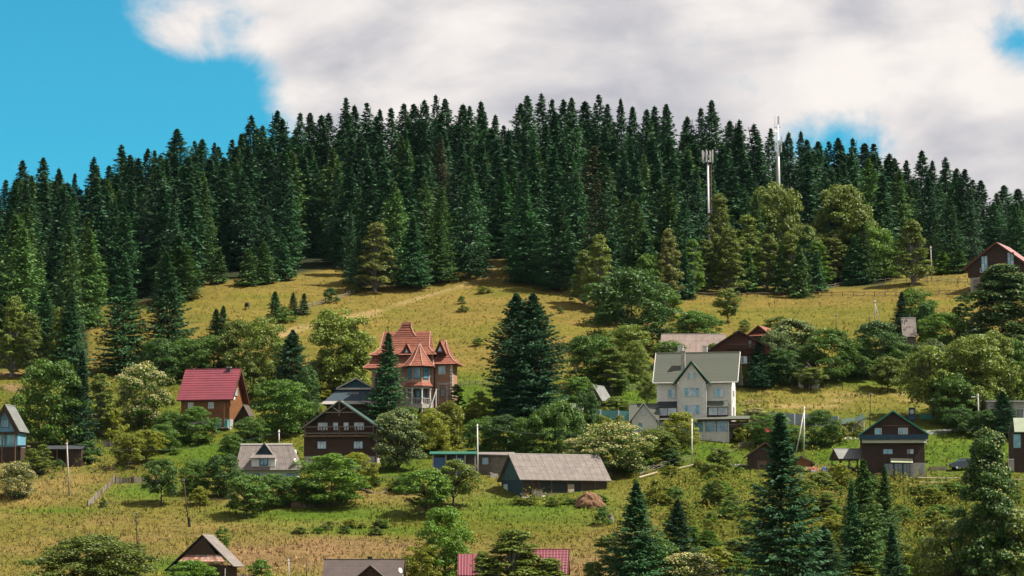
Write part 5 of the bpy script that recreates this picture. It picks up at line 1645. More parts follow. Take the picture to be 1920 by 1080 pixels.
window(r, s, 3, 22, 32, 53, 0, 2, 1, 'siding_skyblue', 'glass_cyan', 0.8)
window(r, s, -8, 8, 66, 82, 0, 3, 1, 'paint_navy', 'glass_blue', 0.8)
for x0 in (-27, -2, 23):
    MB(s).box(x0 - 1, x0 + 1, -9, -7, -14, 54).build('post', 'wood_brown', r)
MB(s).box(24, 44, -2, 20, 30.2, 33).build('side_terrace', 'wood_brown', r)

r, s = thing('dark_carport', 'long dark lean-to carport right of the blue gabled house', 'carport', 118, 876, -2)
MB(s).slab([(-34, -4, 34), (36, -4, 34), (36, 30, 42), (-34, 30, 42)], 1.5).build('roof', 'roof_dark', r)
MB(s).box(-32, 34, 24, 28, -10, 38).build('back_wall', 'wood_dark', r)
MB(s).box(8, 34, 0, 24, -10, 32).build('store_wall', 'wood_dark', r)
for x0 in (-32, -12, 6):
    MB(s).box(x0, x0 + 1.6, -2, 0, -10, 33).build('post', 'wood_brown', r)
MB(s).box(-30, 4, 4, 12, 2, 8).build('stacked_boards', 'wood_plain', r)

# ------------------------------------------------------------------ barn
r, s = thing('barn', 'long timber barn with grey sheet roof and blue gable end', 'barn', 978, 933, 23)
Lb, Wb = 176, 96
MB(s).box(0.5, Lb, 0, Wb, -14, 35).build('wall', 'wood_barn', r)
MB(s).box(-0.4, 0.45, -0.4, Wb + .4, -14, 34).build('gable_base', 'siding_blue', r)
MB(s).prismx([(-1, 34.1), (Wb + 1, 34.1), (Wb / 2, 79)], -1.2, 3).build('gable_boards', 'siding_teal', r)
MB(s).prismx([(-1, 34.1), (Wb + 1, 34.1), (Wb / 2, 79)], Lb - 3, Lb).build('gable_boards', 'wood_grey', r)
roof_side(r, s, -7, Lb + 7, -8, Wb / 2, Wb + 8, 33, 84, 33, 'roof_asbestos', 1.4, 'ridge_pale', sheets=(15, 4))
MB(s).box(-1.4, -0.45, 66, 84, -4, 27).build('gable_door', 'siding_mint', r)
MB(s).box(36, 92, -0.3, 0.1, 6, 30).build('opening_shade', 'interior_shade', r)  # black sheet on the wall, painted shade of the open recess
MB(s).box(94, 107, -2.6, -1.2, -2, 26).build('door_leaf', 'wood_pale', r)
MB(s).box(108, 121, -0.5, 0.1, -2, 28).build('doorway_shade', 'interior_shade', r)  # darkness inside the door, painted as a flat sheet on the closed wall
MB(s).box(128, 172, -0.6, 0.1, 0, 12).build('patched_boards', 'wood_brown', r)
for x0 in (20, 34, 60, 93, 122, 150, 174):
    MB(s).box(x0, x0 + 1.6, -2.2, -0.4, -14, 33).build('post', 'wood_brown', r)
MB(s).box(34, 176, -3.4, -2.3, 6, 8).build('rail', 'wood_plain', r)
for k in range(9):
    MB(s).box(20 + k * 2.0, 21.4 + k * 2.0, -8 - k * 0.3, -7 - k * 0.3, -10, 12 + (k * 7) % 5).build('leaning_board', 'wood_plain', r)
MB(s).slab([(36, -10, 0.5), (50, -10, 0.5), (48, -4, 4), (36, -4, 4)], 0.8).build('pale_sheet', 'paint_white', r)
MB(s).box(0, 18, -3, -0.5, -14, 1.5).build('plinth', 'wall_white', r)

# dung heap before the barn: an uneven cone of lumps
root, s = thing('dung_heap', 'reddish-brown dung heap at the right end of the barn', 'heap', 1106, 950, 0)
bm = bmesh.new()
bmesh.ops.create_icosphere(bm, subdivisions=4, radius=1.0)
for v in bm.verts:
    nq = fbm(v.co.x * 3 + 9, v.co.y * 3 + v.co.z * 3 + 5, 4) - 0.47
    v.co *= 1 + nq * 0.55
    v.co.x *= 28 * s * (1.0 - 0.22 * max(v.co.z, 0)); v.co.y *= 20 * s; v.co.z = v.co.z * 27 * s if v.co.z > 0 else v.co.z * 6 * s
me = bpy.data.meshes.new('heap_body'); bm.to_mesh(me); bm.free()
me.materials.append(MATS['straw'])
link('heap_body', me, root)
b = MB(s)
q = random.Random(4)
for k in range(260):
    a = q.uniform(0, 6.28); t_ = q.uniform(0.05, 1)
    x_, y_ = 25 * t_ * math.cos(a), 18 * t_ * math.sin(a)
    z_ = 25 * (1 - t_) ** 0.8 + q.uniform(-1, 1)
    l_ = q.uniform(0.8, 2.2); d_ = q.uniform(0, 3.14)
    b.bar((x_ - l_ * math.cos(d_), y_ - l_ * math.sin(d_), z_), (x_ + l_ * math.cos(d_), y_ + l_ * math.sin(d_), z_ + q.uniform(-1, 1)), q.uniform(.3, .8), .3, 4)
tag(b.build('loose_straw', 'straw', root), kind='stuff')

# ------------------------------------------------------------------ shed row with green roof
r, s = thing('green_roof_shed', 'open shed with bright green flat roof left of the white pole', 'shed', 848, 894, 0)
MB(s).slab([(-43, -6, 43), (46, -6, 43), (46, 34, 49), (-43, 34, 49)], 2.0).build('roof', 'roof_green_bright', r)
MB(s).box(-36, 44, 26, 29, -10, 44).build('back_wall', 'wood_grey', r)
for x0 in (-36, -12, 8, 24, 43):
    MB(s).box(x0 - 1.2, x0 + 1.2, -2, 0.4, -10, 42).build('post', 'concrete', r)
MB(s).box(-34, -14, 0, 3, 8, 36).build('tarp', 'tarp_blue', r)
MB(s).box(0, 22, 0, 3, 4, 36).build('tarp', 'tarp_blue', r)
MB(s).box(-12, -1, 3, 20, -8, 20).build('stored_crates', 'wood_plain', r)
for k in range(6):
    MB(s).box(25, 43, -1 - .4 * k, 0.2 - .4 * k, -4 + k * 4.6, -1.4 + k * 4.6).build('plank', 'wood_plain', r)

r, s = thing('plank_shed', 'weathered grey plank shed right of the white pole', 'shed', 928, 890, 0)
MB(s).box(-31, 33, 0, 34, -10, 36).build('wall', 'wood_grey', r)
MB(s).slab([(-42, -6, 38.5), (37, -6, 36.5), (37, 38, 44), (-42, 38, 44)], 2).build('roof', 'roof_asbestos', r)
window(r, s, -25, -11, 18, 33, 0, 1, 1, 'wood_brown', 'glass_blue', 1.2)
for k in range(11):
    MB(s).box(-6 + k * 3.5, -3.2 + k * 3.5, -1.2, -0.2, -6, 34 + (k * 5) % 4 - 2).build('plank', 'wood_plain', r)
MB(s).box(-31.5, 33.5, -1.6, -0.1, -12, -1).build('stone_base', 'stone', r)
r, s = thing('stone_trough', 'small stone trough between plank shed and barn', 'trough', 926, 895, 8)
MB(s).box(-7, 7, -4, -3, -4, 7).box(-7, 7, 3, 4, -4, 7).box(-7, -6, -3, 3, -4, 7).box(6, 7, -3, 3, -4, 7).box(-6, 6, -3, 3, -4, 2).build('basin', 'stone', r)
MB(s).box(-8, -3, -4.5, 4.5, 7.05, 9.4).build('lid', 'concrete', r)

# ------------------------------------------------------------------ brown house with green roof, right
r, s = thing('brown_house', 'dark brown timber house with green-edged gable roof and pale band', 'house', 1676, 894, -4)
MB(s).box(-58, 58, 0, 90, -14, 64).build('wall', 'siding_brown', r)
MB(s).prism([(-58, 64), (58, 64), (58, 82), (0, 119), (-58, 82)], -5, 90).build('gable_wall', 'siding_brown', r)
roof_front(r, s, -66, 66, -1, 78, 79, 124, -12, 96, 'roof_green', 2.4, 'trim_green')
MB(s).box(-64, 64, -9, -5.1, 70, 79).build('soffit_band', 'paint_navy', r)
MB(s).slab([(-59, -10, 63.5), (60, -10, 63.5), (60, -5.2, 70), (-59, -5.2, 70)], 1.3).build('band_roof', 'trim_pale_green', r)
window(r, s, -35, -22, 79.5, 91, -5, 1, 1, 'paint_white', 'glass_cyan', 0.9)
window(r, s, 9, 27, 79.5, 91.5, -5, 2, 1, 'paint_white', ['glass_cyan', 'glass_white'], 0.9)
MB(s).box(-20, 34, -5.6, -5.05, 95, 96.4).build('beam', 'wood_brown', r)
window(r, s, -20, -1, 42, 52.5, 0, 2, 1, 'wood_dark', 'glass_cyan', 0.8)
window(r, s, 24, 38, 42, 52.5, 0, 2, 1, 'wood_dark', ['glass_dark', 'glass_white'], 0.8)
MB(s).slab([(-6, -14, 27), (35, -14, 26), (35, -0.2, 34), (-6, -0.2, 35)], 1.4).build('porch_roof', 'trim_pale_green', r)
for x0, x1 in ((-18, -1), (0, 16), (17, 30)):
    window(r, s, x0, x1, -4, 25, -8, 2, 1, 'paint_navy', 'glass_dark', 0.8)
MB(s).box(30, 56, -1.2, -0.1, -14, 26).build('base_panel', 'concrete', r)
MB(s).box(55, 59, -2, -0.2, -14, 26).build('corner_pier', 'concrete', r)
MB(s).bar((60, -3, 78), (62, -2, 60), .8).build('downpipe', 'paint_white', r)

r, s = thing('gazebo', 'wooden gazebo with grey-green gable roof beside the brown house', 'gazebo', 1592, 885, 12)
roof_side(r, s, -26, 33, -18, 12, 42, 24, 44, 24, 'roof_grey', 1.4, 'roof_grey')
MB(s).prismx([(-16, 25), (40, 25), (12, 42)], -23.5, -22).build('gable_boards', 'wood_dark', r)
for x0 in (-22, -4, 12, 28):
    for y0 in (-12, 34):
        MB(s).box(x0 - 1, x0 + 1, y0 - 1, y0 + 1, -8, 26).build('post', 'wood_brown', r)
MB(s).box(-22, 28, -12.6, -11.4, 3, 8).build('parapet', 'wood_brown', r)
MB(s).box(-24, 30, -14, 36, -8, 0).build('floor', 'wood_plain', r)
MB(s).box(-6, 18, 2, 20, 8, 9.5).box(-5, -3, 3, 5, 0, 8).box(15, 17, 3, 5, 0, 8).box(-5, -3, 17, 19, 0, 8).box(15, 17, 17, 19, 0, 8).build('table', 'wood_plain', r)
MB(s).box(-14, -6, -14, -12.7, 1, 12).build('green_panel', 'bench_green', r)

# ------------------------------------------------------------------ brown woodshed and pale-roof hut by the tallest spruce
r, s = thing('woodshed', 'brown gabled woodshed half hidden by the tallest foreground spruce', 'shed', 1430, 880, -4)
MB(s).prism([(-28, -10), (34, -10), (34, 26), (5, 47), (-28, 26)], 0, 40).build('wall', 'wood_dark', r)
roof_front(r, s, -36, 42, 5, 22, 23, 51, -5, 45, 'roof_green', 1.6, 'wood_brown')
MB(s).box(-10, 8, -0.6, 0.1, -8, 16).build('door', 'wood_brown', r)
r, s = thing('pale_roof_hut', 'low hut with pale roof right behind the tallest foreground spruce', 'hut', 1505, 874, -10)
MB(s).prism([(-20, -8), (16, -8), (16, 8), (-2, 17), (-20, 8)], 0, 26).build('wall', 'log_orange', r)
roof_front(r, s, -26, 23, -2, 5, 6, 20, -4, 30, 'roof_grey', 1.2, 'roof_grey')

# ------------------------------------------------------------------ chalet and long grey roof above the cream house
r, s = thing('grey_long_house', 'long low house with pinkish-grey sheet roof above the cream house', 'house', 1298, 676, 0)
MB(s).prismx([(0, -12), (70, -12), (70, 14), (35, 46), (0, 14)], -58, 60).build('wall', 'wood_grey', r)
roof_side(r, s, -64, 62, -6, 35, 76, 10, 52, 10, 'roof_asbestos_pink', 1.4, 'ridge_pale', 'roof', -56, 66, sheets=(11, 3))
r, s = thing('brown_chalet', 'dark brown chalet with wide gable and balcony behind the cream house', 'house', 1386, 726, -6)
MB(s).box(-40, 50, 0, 80, -12, 62).build('base_wall', 'wood_dark', r)
MB(s).prism([(-52, 62), (58, 62), (58, 74), (0, 102), (-52, 70)], -4, 80).build('wall', 'wood_red', r)
roof_front(r, s, -64, 60, 0, 66, 74, 106, -14, 86, 'roof_brown', 2.2, 'wood_dark')
MB(s).box(-22, 30, -14, -4.1, 70, 72).build('balcony_floor', 'wood_dark', r)
MB(s).box(-22, 30, -14, -13, 79, 80.5).build('balcony_rail', 'wood_brown', r)
for k in range(14):
    MB(s).box(-22 + k * 3.9, -20.6 + k * 3.9, -13.8, -13.2, 72, 79).build('balcony_slat', 'wood_dark', r)
window(r, s, -2, 15, 44, 58, 0, 3, 1, 'paint_white', ['glass_white', 'glass_dark', 'glass_white'])
window(r, s, 18, 24, 74, 88, -4, 1, 1, 'wood_brown', 'glass_dark')
r, s = thing('tile_roof_house', 'small brown gabled house with orange tile roof right behind the chalet', 'house', 1424, 668, -22)
MB(s).prism([(-26, -12), (26, -12), (26, 34), (0, 54), (-26, 34)], 0, 60).build('wall', 'wood_red', r)
roof_front(r, s, -33, 33, 0, 32, 32, 58, -6, 66, 'roof_tile', 1.8, 'wood_brown')
MB(s).slab([(-16, -12, 38), (22, -12, 38), (22, -0.3, 43), (-16, -0.3, 43)], 1.2).build('tile_eave', 'roof_tile', r)

# ------------------------------------------------------------------ brown house, upper right
r, s = thing('hill_house', 'brown gabled house with rose roof and tall blue windows at the upper right', 'house', 1870, 552, -24)
MB(s).box(-52, 54, 2, 90, -14, 34).build('base_wall', 'concrete', r)
MB(s).box(-46, -20, 1.2, 2.1, 4, 30).build('garage_door', 'wood_plain', r)
MB(s).prism([(-56, 34), (58, 34), (58, 52), (0, 93), (-56, 52)], 0, 92).build('wall', 'siding_brown', r)
roof_front(r, s, -66, 66, 0, 50, 50, 99, -8, 98, 'roof_rose', 2.4, 'wood_dark')
window(r, s, -30, -17, 44, 74, 0, 2, 2, 'paint_navy', ['glass_white', 'glass_cyan'], 0.9)
window(r, s, 20, 33, 48, 78, 0, 2, 2, 'paint_navy', ['glass_cyan', 'glass_white'], 0.9)
MB(s).box(-31, -15, -6, -0.2, 42, 43.4).box(-31, -30, -6, -5.4, 43.4, 50).box(-16, -15, -6, -5.4, 43.4, 50).box(-31, -15, -6, -5.4, 49.4, 50.4).build('small_balcony', 'metal_grey', r)

# ------------------------------------------------------------------ dark house at the right edge
r, s = thing('edge_house', 'dark house with pale green roof and blue window at the right edge', 'house', 1928, 886, 0)
MB(s).box(-26, 60, 0, 60, -14, 78).build('wall', 'siding_brown', r)
MB(s).slab([(-26, -8, 76), (64, -8, 76), (64, 26, 104), (-22, 26, 104)], 1.8).slab([(-22, 26.1, 104), (64, 26.1, 104), (64, 64, 76), (-26, 64, 76)], 1.8).build('roof', 'roof_pale_green', r)
window(r, s, -27, -13, 46, 72, 0, 1, 1, 'panel_teal', 'glass_cyan', 1.2)
MB(s).box(-36, -26.1, 6, 40, -14, 20).build('side_store', 'wood_dark', r)
for k in range(6):
    MB(s).box(-38 + k * 2, -37.4 + k * 2, -4, -3.4, 2, 24).build('baluster', 'paint_white', r)
MB(s).box(-38.5, -27, -4.2, -3.2, 24, 25.2).build('handrail', 'paint_white', r)

# ------------------------------------------------------------------ small sheds and huts
r, s = thing('grey_shed', 'small open-fronted grey shed with pale roof edge left of the teal fence', 'shed', 1113, 774, -28)
MB(s).prism([(-15, -10), (15, -10), (15, 26), (0, 49), (-15, 26)], 4, 40).build('wall', 'wood_grey', r)
MB(s).prism([(-15, 27), (15, 27), (0, 49)], 0, 3.9).build('gable_boards', 'wood_grey', r)
MB(s).box(-10, 9, 3.2, 3.95, 2, 25).build('opening_shade', 'interior_shade', r)  # shade of the open front, put in as a black panel
roof_front(r, s, -20, 20, 0, 22, 22, 53, -3, 44, 'roof_grey', 1.4, 'ridge_pale')
for x0 in (-14, 13):
    MB(s).box(x0, x0 + 2, 0, 2, -10, 27).build('post', 'wood_plain', r)
r, s = thing('rubble_pile', 'pinkish pile of rubble and boards before the grey shed', 'rubble', 1132, 773, 0)
q = random.Random(21)
for k in range(26):
    x_, y_ = q.uniform(-28, 26), q.uniform(-8, 6)
    h_ = q.uniform(1.5, 3.4)
    zz = q.uniform(-1, 7) * (1 - abs(x_) / 34)
    MB(s).box(x_ - h_, x_ + h_, y_ - h_ * .7, y_ + h_ * .7, zz - 2, zz + h_ * 1.2).build('rubble_piece', q.choice(['tile_ridge', 'concrete', 'wood_pale', 'stone', 'wall_pink']), r)
r, s = thing('verge_roof_house', 'sage-roofed small house with white verge hidden behind the round tree', 'house', 1062, 822, -10)
MB(s).prismx([(0, -12), (50, -12), (50, 30), (25, 60), (0, 30)], -30, 22).build('wall', 'wood_brown', r)
roof_side(r, s, -34, 28, -8, 25, 58, 24, 67, 24, 'roof_pale_green', 1.6)
MB(s).slab([(28, -8.5, 25), (29.6, -8.5, 25), (29.6, 25, 68), (28, 25, 68)], 2.6).build('verge_board', 'paint_white', r)
dish(r, s, 31, 0, 30, 4.2, 1.1)
r, s = thing('grey_hut', 'little hut of which only the steep grey roof shows among the orchard trees', 'hut', 1706, 668, 0)
MB(s).prismx([(0, -8), (34, -8), (34, 38), (17, 66), (0, 38)], -12, 12).build('wall', 'wood_grey', r)
roof_side(r, s, -14, 14, -5, 17, 39, 36, 73, 36, 'roof_asbestos', 1.4, 'ridge_pale', sheets=(2, 2))
r, s = thing('orchard_hut', 'pale hut with dark gable roof at the orchard edge', 'hut', 1513, 728, -14)
MB(s).prism([(-16, -8), (20, -8), (20, 24), (0, 44), (-16, 24)], 0, 30).build('wall', 'wall_white', r)
roof_front(r, s, -24, 26, 0, 18, 18, 49, -4, 34, 'roof_brown', 1.6, 'wood_red')
MB(s).box(-6, 4, -0.7, 0.1, -4, 18).build('door', 'wood_dark', r)
r, s = thing('white_kiosk', 'white flat-roofed kiosk behind the dark spruce at the right', 'kiosk', 1888, 806, 0)
MB(s).box(-36, 40, 0, 26, -10, 52).build('wall', 'concrete', r)
MB(s).box(-39, 43, -4, 30, 52.05, 55).build('roof', 'concrete', r)
window(r, s, -32, -18, 20, 40, 0, 2, 1, 'paint_white', 'glass_dark')
window(r, s, 18, 32, 20, 40, 0, 2, 1, 'paint_white', 'glass_dark')
r, s = thing('timber_lean_to', 'grey plank wall stub at the left edge of the yard below the olive trees', 'wall', 206, 838, 0)
MB(s).box(-14, 16, 0, 2, -4, 10).build('wall', 'wood_grey', r)
for x0 in (-14, 0, 14):
    MB(s).box(x0, x0 + 1.4, -1.4, -0.1, -4, 12).build('post', 'wood_plain', r)

# ------------------------------------------------------------------ roofs along the bottom edge
r, s = thing('old_cottage', 'old dark cottage with grey gable roof and tiled apron at the bottom left', 'house', 374, 1112, -11)
MB(s).box(-58, 52, 0, 70, -14, 52).build('wall', 'wood_dark', r)
MB(s).prism([(-33, 70), (31, 70), (5, 106)], 4, 64).build('gable_boards', 'wood_dark', r)
MB(s).slab([(-40, -8, 58), (52, -8, 58), (38, 4, 71), (-28, 4, 71)], 1.6).build('apron_roof', 'tile_ridge', r)
q = random.Random(9)
for j in range(3):
    for k in range(13):
        a0_, a1_ = k / 13 + .004, (k + 1) / 13 - .004
        c0_, c1_ = j / 3, (j + 1) / 3 + .03
        L_ = lambda u, v: (-40 + 92 * u + (12 - 26 * u) * v, -8 + 12 * v, 58 + 13 * v)
        pt = [L_(a0_, c0_), L_(a1_, c0_), L_(a1_, c1_), L_(a0_, c1_)]
        MB(s).slab([(p_[0], p_[1], p_[2] + (.9 if i_ < 2 else .35) + q.uniform(0, .2)) for i_, p_ in enumerate(pt)], .4).build('roof_tile', q.choice(['tile_ridge', 'tile_ridge', 'roof_tile', 'roof_asbestos_pink']), r)
MB(s).slab([(4, 1, 110), (66, 1, 50), (66, 76, 50), (4, 72, 110)], 1.8).build('roof', 'roof_asbestos', r)
MB(s).slab([(-70, 1, 42), (3.9, 1, 110), (3.9, 72, 110), (-70, 76, 42)], 1.8).build('roof', 'roof_dark', r)
MB(s).bar((50, -2, 46), (50, -2, -10), .8).build('downpipe', 'paint_white', r)
window(r, s, -40, -26, 18, 40, 0, 2, 2, 'paint_white', 'glass_dark')
r, s = thing('brown_roof_house', 'house showing only its brown roof and small gable at the bottom edge', 'house', 680, 1122, -5)
MB(s).prismx([(0, -14), (66, -14), (66, 36), (33, 68), (0, 36)], -72, 70).build('wall', 'wall_cream', r)
roof_side(r, s, -78, 75, -8, 33, 74, 30, 73, 30, 'roof_brown', 2, 'roof_dark')
MB(s).prism([(-14, 34), (46, 34), (16, 58)], -10, 4).build('gable_wall', 'wood_dark', r)
roof_front(r, s, -22, 54, 16, 30, 30, 62, -15, 24, 'roof_brown', 1.8, 'wood_dark', 'gable_roof')
chimney(r, s, 4, 12, 36, 42, 64, 77, 'wood_black', 'metal_dark')
dish(r, s, 72, -6, 52, 5.5, 1.0)
r, s = thing('magenta_hut', 'narrow hut with ribbed magenta metal roof left of the olive tree', 'hut', 880, 1112, 0)
MB(s).prismx([(0, -12), (40, -12), (40, 60), (36, 66), (0, 30)], -19, 22).build('wall', 'wood_brown', r)
MB(s).slab([(-22, -6, 33), (24, -6, 33), (24, 38, 73), (-22, 38, 73)], 1.6).build('roof', 'roof_magenta', r)
for k in range(9):
    x_ = -20 + k * 5.2
    MB(s).slab([(x_, -6.4, 34.4), (x_ + 1, -6.4, 34.4), (x_ + 1, 38, 74.4), (x_, 38, 74.4)], 1.2).build('roof_rib', 'roof_magenta', r)
r, s = thing('magenta_tile_house', 'house with magenta tile-pattern roof right of the olive tree at the bottom', 'house', 1014, 1122, -5)
MB(s).prismx([(0, -14), (60, -14), (60, 44), (30, 84), (0, 44)], -46, 46).build('wall', 'wood_brown', r)
roof_side(r, s, -52, 51, -8, 30, 68, 40, 92, 40, 'roof_magenta', 1.8, 'roof_magenta', courses=10)
MB(s).slab([(51.1, -8.5, 41), (52.6, -8.5, 41), (52.6, 30, 93), (51.1, 30, 93)], 3).build('verge_board', 'wood_red', r)

# ------------------------------------------------------------------ masts
r, s = thing('mobile_mast', 'shorter mobile phone mast with a crown of panel antennas', 'mast', 1331, 528, 0)
h = 528 - 280
MB(s).bar((0, 0, -6), (-2.5, 0, h - 18), 3.0, 1.9, 10).build('shaft', 'metal_grey', r, smooth=True)
for x0 in (1.8, 5.4):
    MB(s).bar((x0, -1.5, 20), (x0 - 1.6, -1.5, h - 26), 0.42, .42, 5).build('ladder_rail', 'metal_rust', r)
for k in range(40):
    z = 24 + k * 5
    MB(s).bar((2.0 - z / 240, -1.5, z), (5.2 - z / 240, -1.5, z), 0.28, .28, 4).build('rung', 'metal_rust', r)
MB(s).ngon(-2.5, 0, [(h - 22, 6.5), (h - 20.6, 6.5)], 8).build('platform', 'metal_grey', r)
MB(s).ngon(-2.5, 0, [(h - 10, 7.5), (h - 9.2, 7.5)], 12).build('antenna_ring', 'metal_grey', r)
for k in range(9):
    a = 2 * math.pi * k / 9 + .2
    x_, y_ = -2.5 + 10 * math.cos(a), 10 * math.sin(a)
    MB(s).box(x_ - 1.0, x_ + 1.0, y_ - .6, y_ + .6, h - 23 + (k % 3) * 2, h + 1 - (k % 2) * 2).build('panel_antenna', 'paint_white', r)
    MB(s).bar((-2.5, 0, h - 14), (x_, y_, h - 14), .4, .4, 4).build('antenna_arm', 'metal_dark', r)
dish(r, s, -3, -5, h - 12, 3.0, 0.1, 'dish_antenna')
r, s = thing('mobile_mast', 'taller tubular mobile phone mast rising above the skyline', 'mast', 1463, 486, 0)
h = 486 - 232
MB(s).bar((0, 0, -6), (-2.5, 0, h), 4.0, 2.0, 10).build('shaft', 'metal_grey', r, smooth=True)
for dx in (-7.5, -2.2, 0.6):
    MB(s).bar((dx - 0.4, 0, h - 6), (dx - 0.4, 0, h + 17), .45, .35, 5).build('whip_antenna', 'metal_grey', r)
MB(s).box(-1.8, 0.5, -1.4, 1.4, h + 2, h + 17).build('panel_antenna', 'paint_white', r)
MB(s).bar((-9, 0, h - 4), (2.5, 0, h - 4), .5).build('antenna_arm', 'metal_dark', r)
for (dx, dz) in ((-7.5, -42), (3.6, -44), (4.2, -30)):
    MB(s).box(dx - 1.2, dx + 1.2, -3, -1.6, h + dz - 8, h + dz + 8).build('panel_antenna', 'paint_white', r)
    MB(s).bar((-2, 0, h + dz), (dx, -2, h + dz), .45, .45, 4).build('antenna_arm', 'metal_dark', r)
dish(r, s, -6, -3, h - 12, 2.6, 0.2, 'dish_antenna')
for dx in (-5.6, -4.4):
    MB(s).bar((dx, -2, 10), (dx - 1, -2, h - 50), .28, .28, 4).build('ladder_rail', 'metal_rust', r)

# ------------------------------------------------------------------ poles and lamps
pole('leaning concrete pole on the dry meadow at the left', 130, 929, 829, -6, 1.5)
pole('dark wooden pole leaning left, tied to a stout stub on the lower field', 355, 988, 897, -12, 1.2, 'wood_black', stub=18)
pole('dark wooden pole behind the very large bush', 258, 1032, 958, -4, 1.2, 'wood_black', stub=14)
pole('short dark post above the very large bush', 169, 1020, 996, -1, 0.9, 'wood_black')
pole('grey concrete pole at the bottom left of the brown roof', 541, 1096, 1048, 0, 1.5)
pole('thin dark pole just left of the brown roof at the bottom', 575, 1096, 1054, 0, 1.0, 'wood_black')
pole('tall white pole standing before the plank shed', 896, 897, 795, -1, 1.4, 'paint_white')
pole('tall white pole below the cream house', 1297, 874, 786, 1, 1.4, 'paint_white')
pole('white pole with a slanting brace above the tallest foreground spruce', 1507, 852, 762, 2, 1.4, 'paint_white', brace=-16)
pole('thin dark pole left above the brown house with green roof', 1631, 812, 736, 2, 1.0, 'wood_black')
pole('grey street lamp with arm to the left before the olive trees', 1808, 766, 712, -2, 1.3, 'pole_concrete', 'street_lamp', lamp=(-6, 0.5, 3))
pole('tall concrete pole with a small lamp right of the road', 1835, 814, 738, 0, 1.7, 'pole_concrete', 'street_lamp', lamp=(-6, -6, 10))
pole('grey pole before the forest at the upper right', 1747, 527, 461, -1, 1.1)
pole('grey pole with a long slanting brace on the right-hand meadow', 1641, 612, 562, 0, 1.0, brace=13)
pole('short wooden pole on the right-hand meadow left of the braced one', 1568, 622, 587, 0, 0.9, 'wood_brown')
pole('thin dark pole just left of the braced pole on the meadow', 1630, 616, 590, 0, 0.8, 'wood_black')
pole('white pole beside the huge double spruce', 1081, 732, 682, -1, 1.1, 'paint_white')
pole('grey pole at the right corner of the castle-like house', 850, 812, 756, 0, 1.1)
pole('white pole behind the roof with the dormer', 523, 838, 806, 0, 1.3, 'paint_white')

# ------------------------------------------------------------------ fences
rail_fence('old rail fence with small spruces on the upper meadow', [(478, 607), (520, 600), (580, 576), (625, 566), (664, 550)], h=8, rails=3, step=15, mat='wood_plain', jit=4, seed=3)
rail_fence('long rail fence along the top of the right-hand meadow', [(1200, 560), (1300, 557), (1420, 558), (1540, 556), (1680, 556), (1820, 552)], h=9, rails=2, step=20, mat='wood_brown', jit=2, seed=4)
rail_fence('rail fence below the pyramid-shaped birch at the forest edge', [(1548, 542), (1600, 532), (1700, 528), (1815, 530)], h=7, rails=2, step=20, mat='wood_plain', jit=2, seed=5)
rail_fence('rail fence across the garden left of the cream house', [(1055, 738), (1130, 736), (1228, 732)], h=12, rails=3, step=17, mat='wood_plain', jit=2, seed=6)
rail_fence('rail fence right of the castle-like house', [(846, 724), (880, 722), (930, 722)], h=8, rails=2, step=14, mat='wood_plain', seed=7)
rail_fence('dark rail fence right of the cream house', [(1388, 762), (1420, 757), (1432, 756)], h=8, rails=3, step=11, mat='wood_brown', seed=8)
rail_fence('pale rail fence below the brown house with green roof', [(1722, 908), (1770, 908), (1810, 909), (1920, 911)], h=13, rails=2, step=20, mat='wood_pale', seed=9, rail_r=1.1)
rail_fence('dark rail fence sloping down left of the pale one', [(1640, 897), (1680, 900), (1722, 907)], h=9, rails=2, step=15, mat='wood_brown', seed=10)
rail_fence('thin rail fence along the lower side of the fenced lawn', [(170, 952), (240, 946), (330, 944), (430, 942)], h=8, rails=1, step=24, mat='wood_brown', seed=11)
rail_fence('broken rail fence right of the large blossoming tree', [(1200, 893), (1225, 884), (1255, 876), (1290, 866)], h=14, rails=3, step=16, mat='wood_plain', jit=5, seed=12)
rail_fence('broken gate-like fence on the dry meadow at the left', [(176, 888), (200, 886), (216, 886)], h=8, rails=2, step=12, mat='wood_brown', jit=6, seed=13)
rail_fence('garden fence below the parasol', [(1385, 842), (1410, 838), (1440, 834)], h=12, rails=4, step=22, mat='wood_plain', seed=14)
rail_fence('wire fence posts at the lower side of the orchard', [(1486, 732), (1545, 732), (1580, 732), (1612, 732)], h=10, rails=1, step=32, mat='wood_brown', rail_r=.2, seed=15)
rail_fence('dark rails in the shade behind the orchard hut', [(1400, 726), (1440, 722), (1490, 720)], h=9, rails=2, step=22, mat='wood_plain', seed=16)


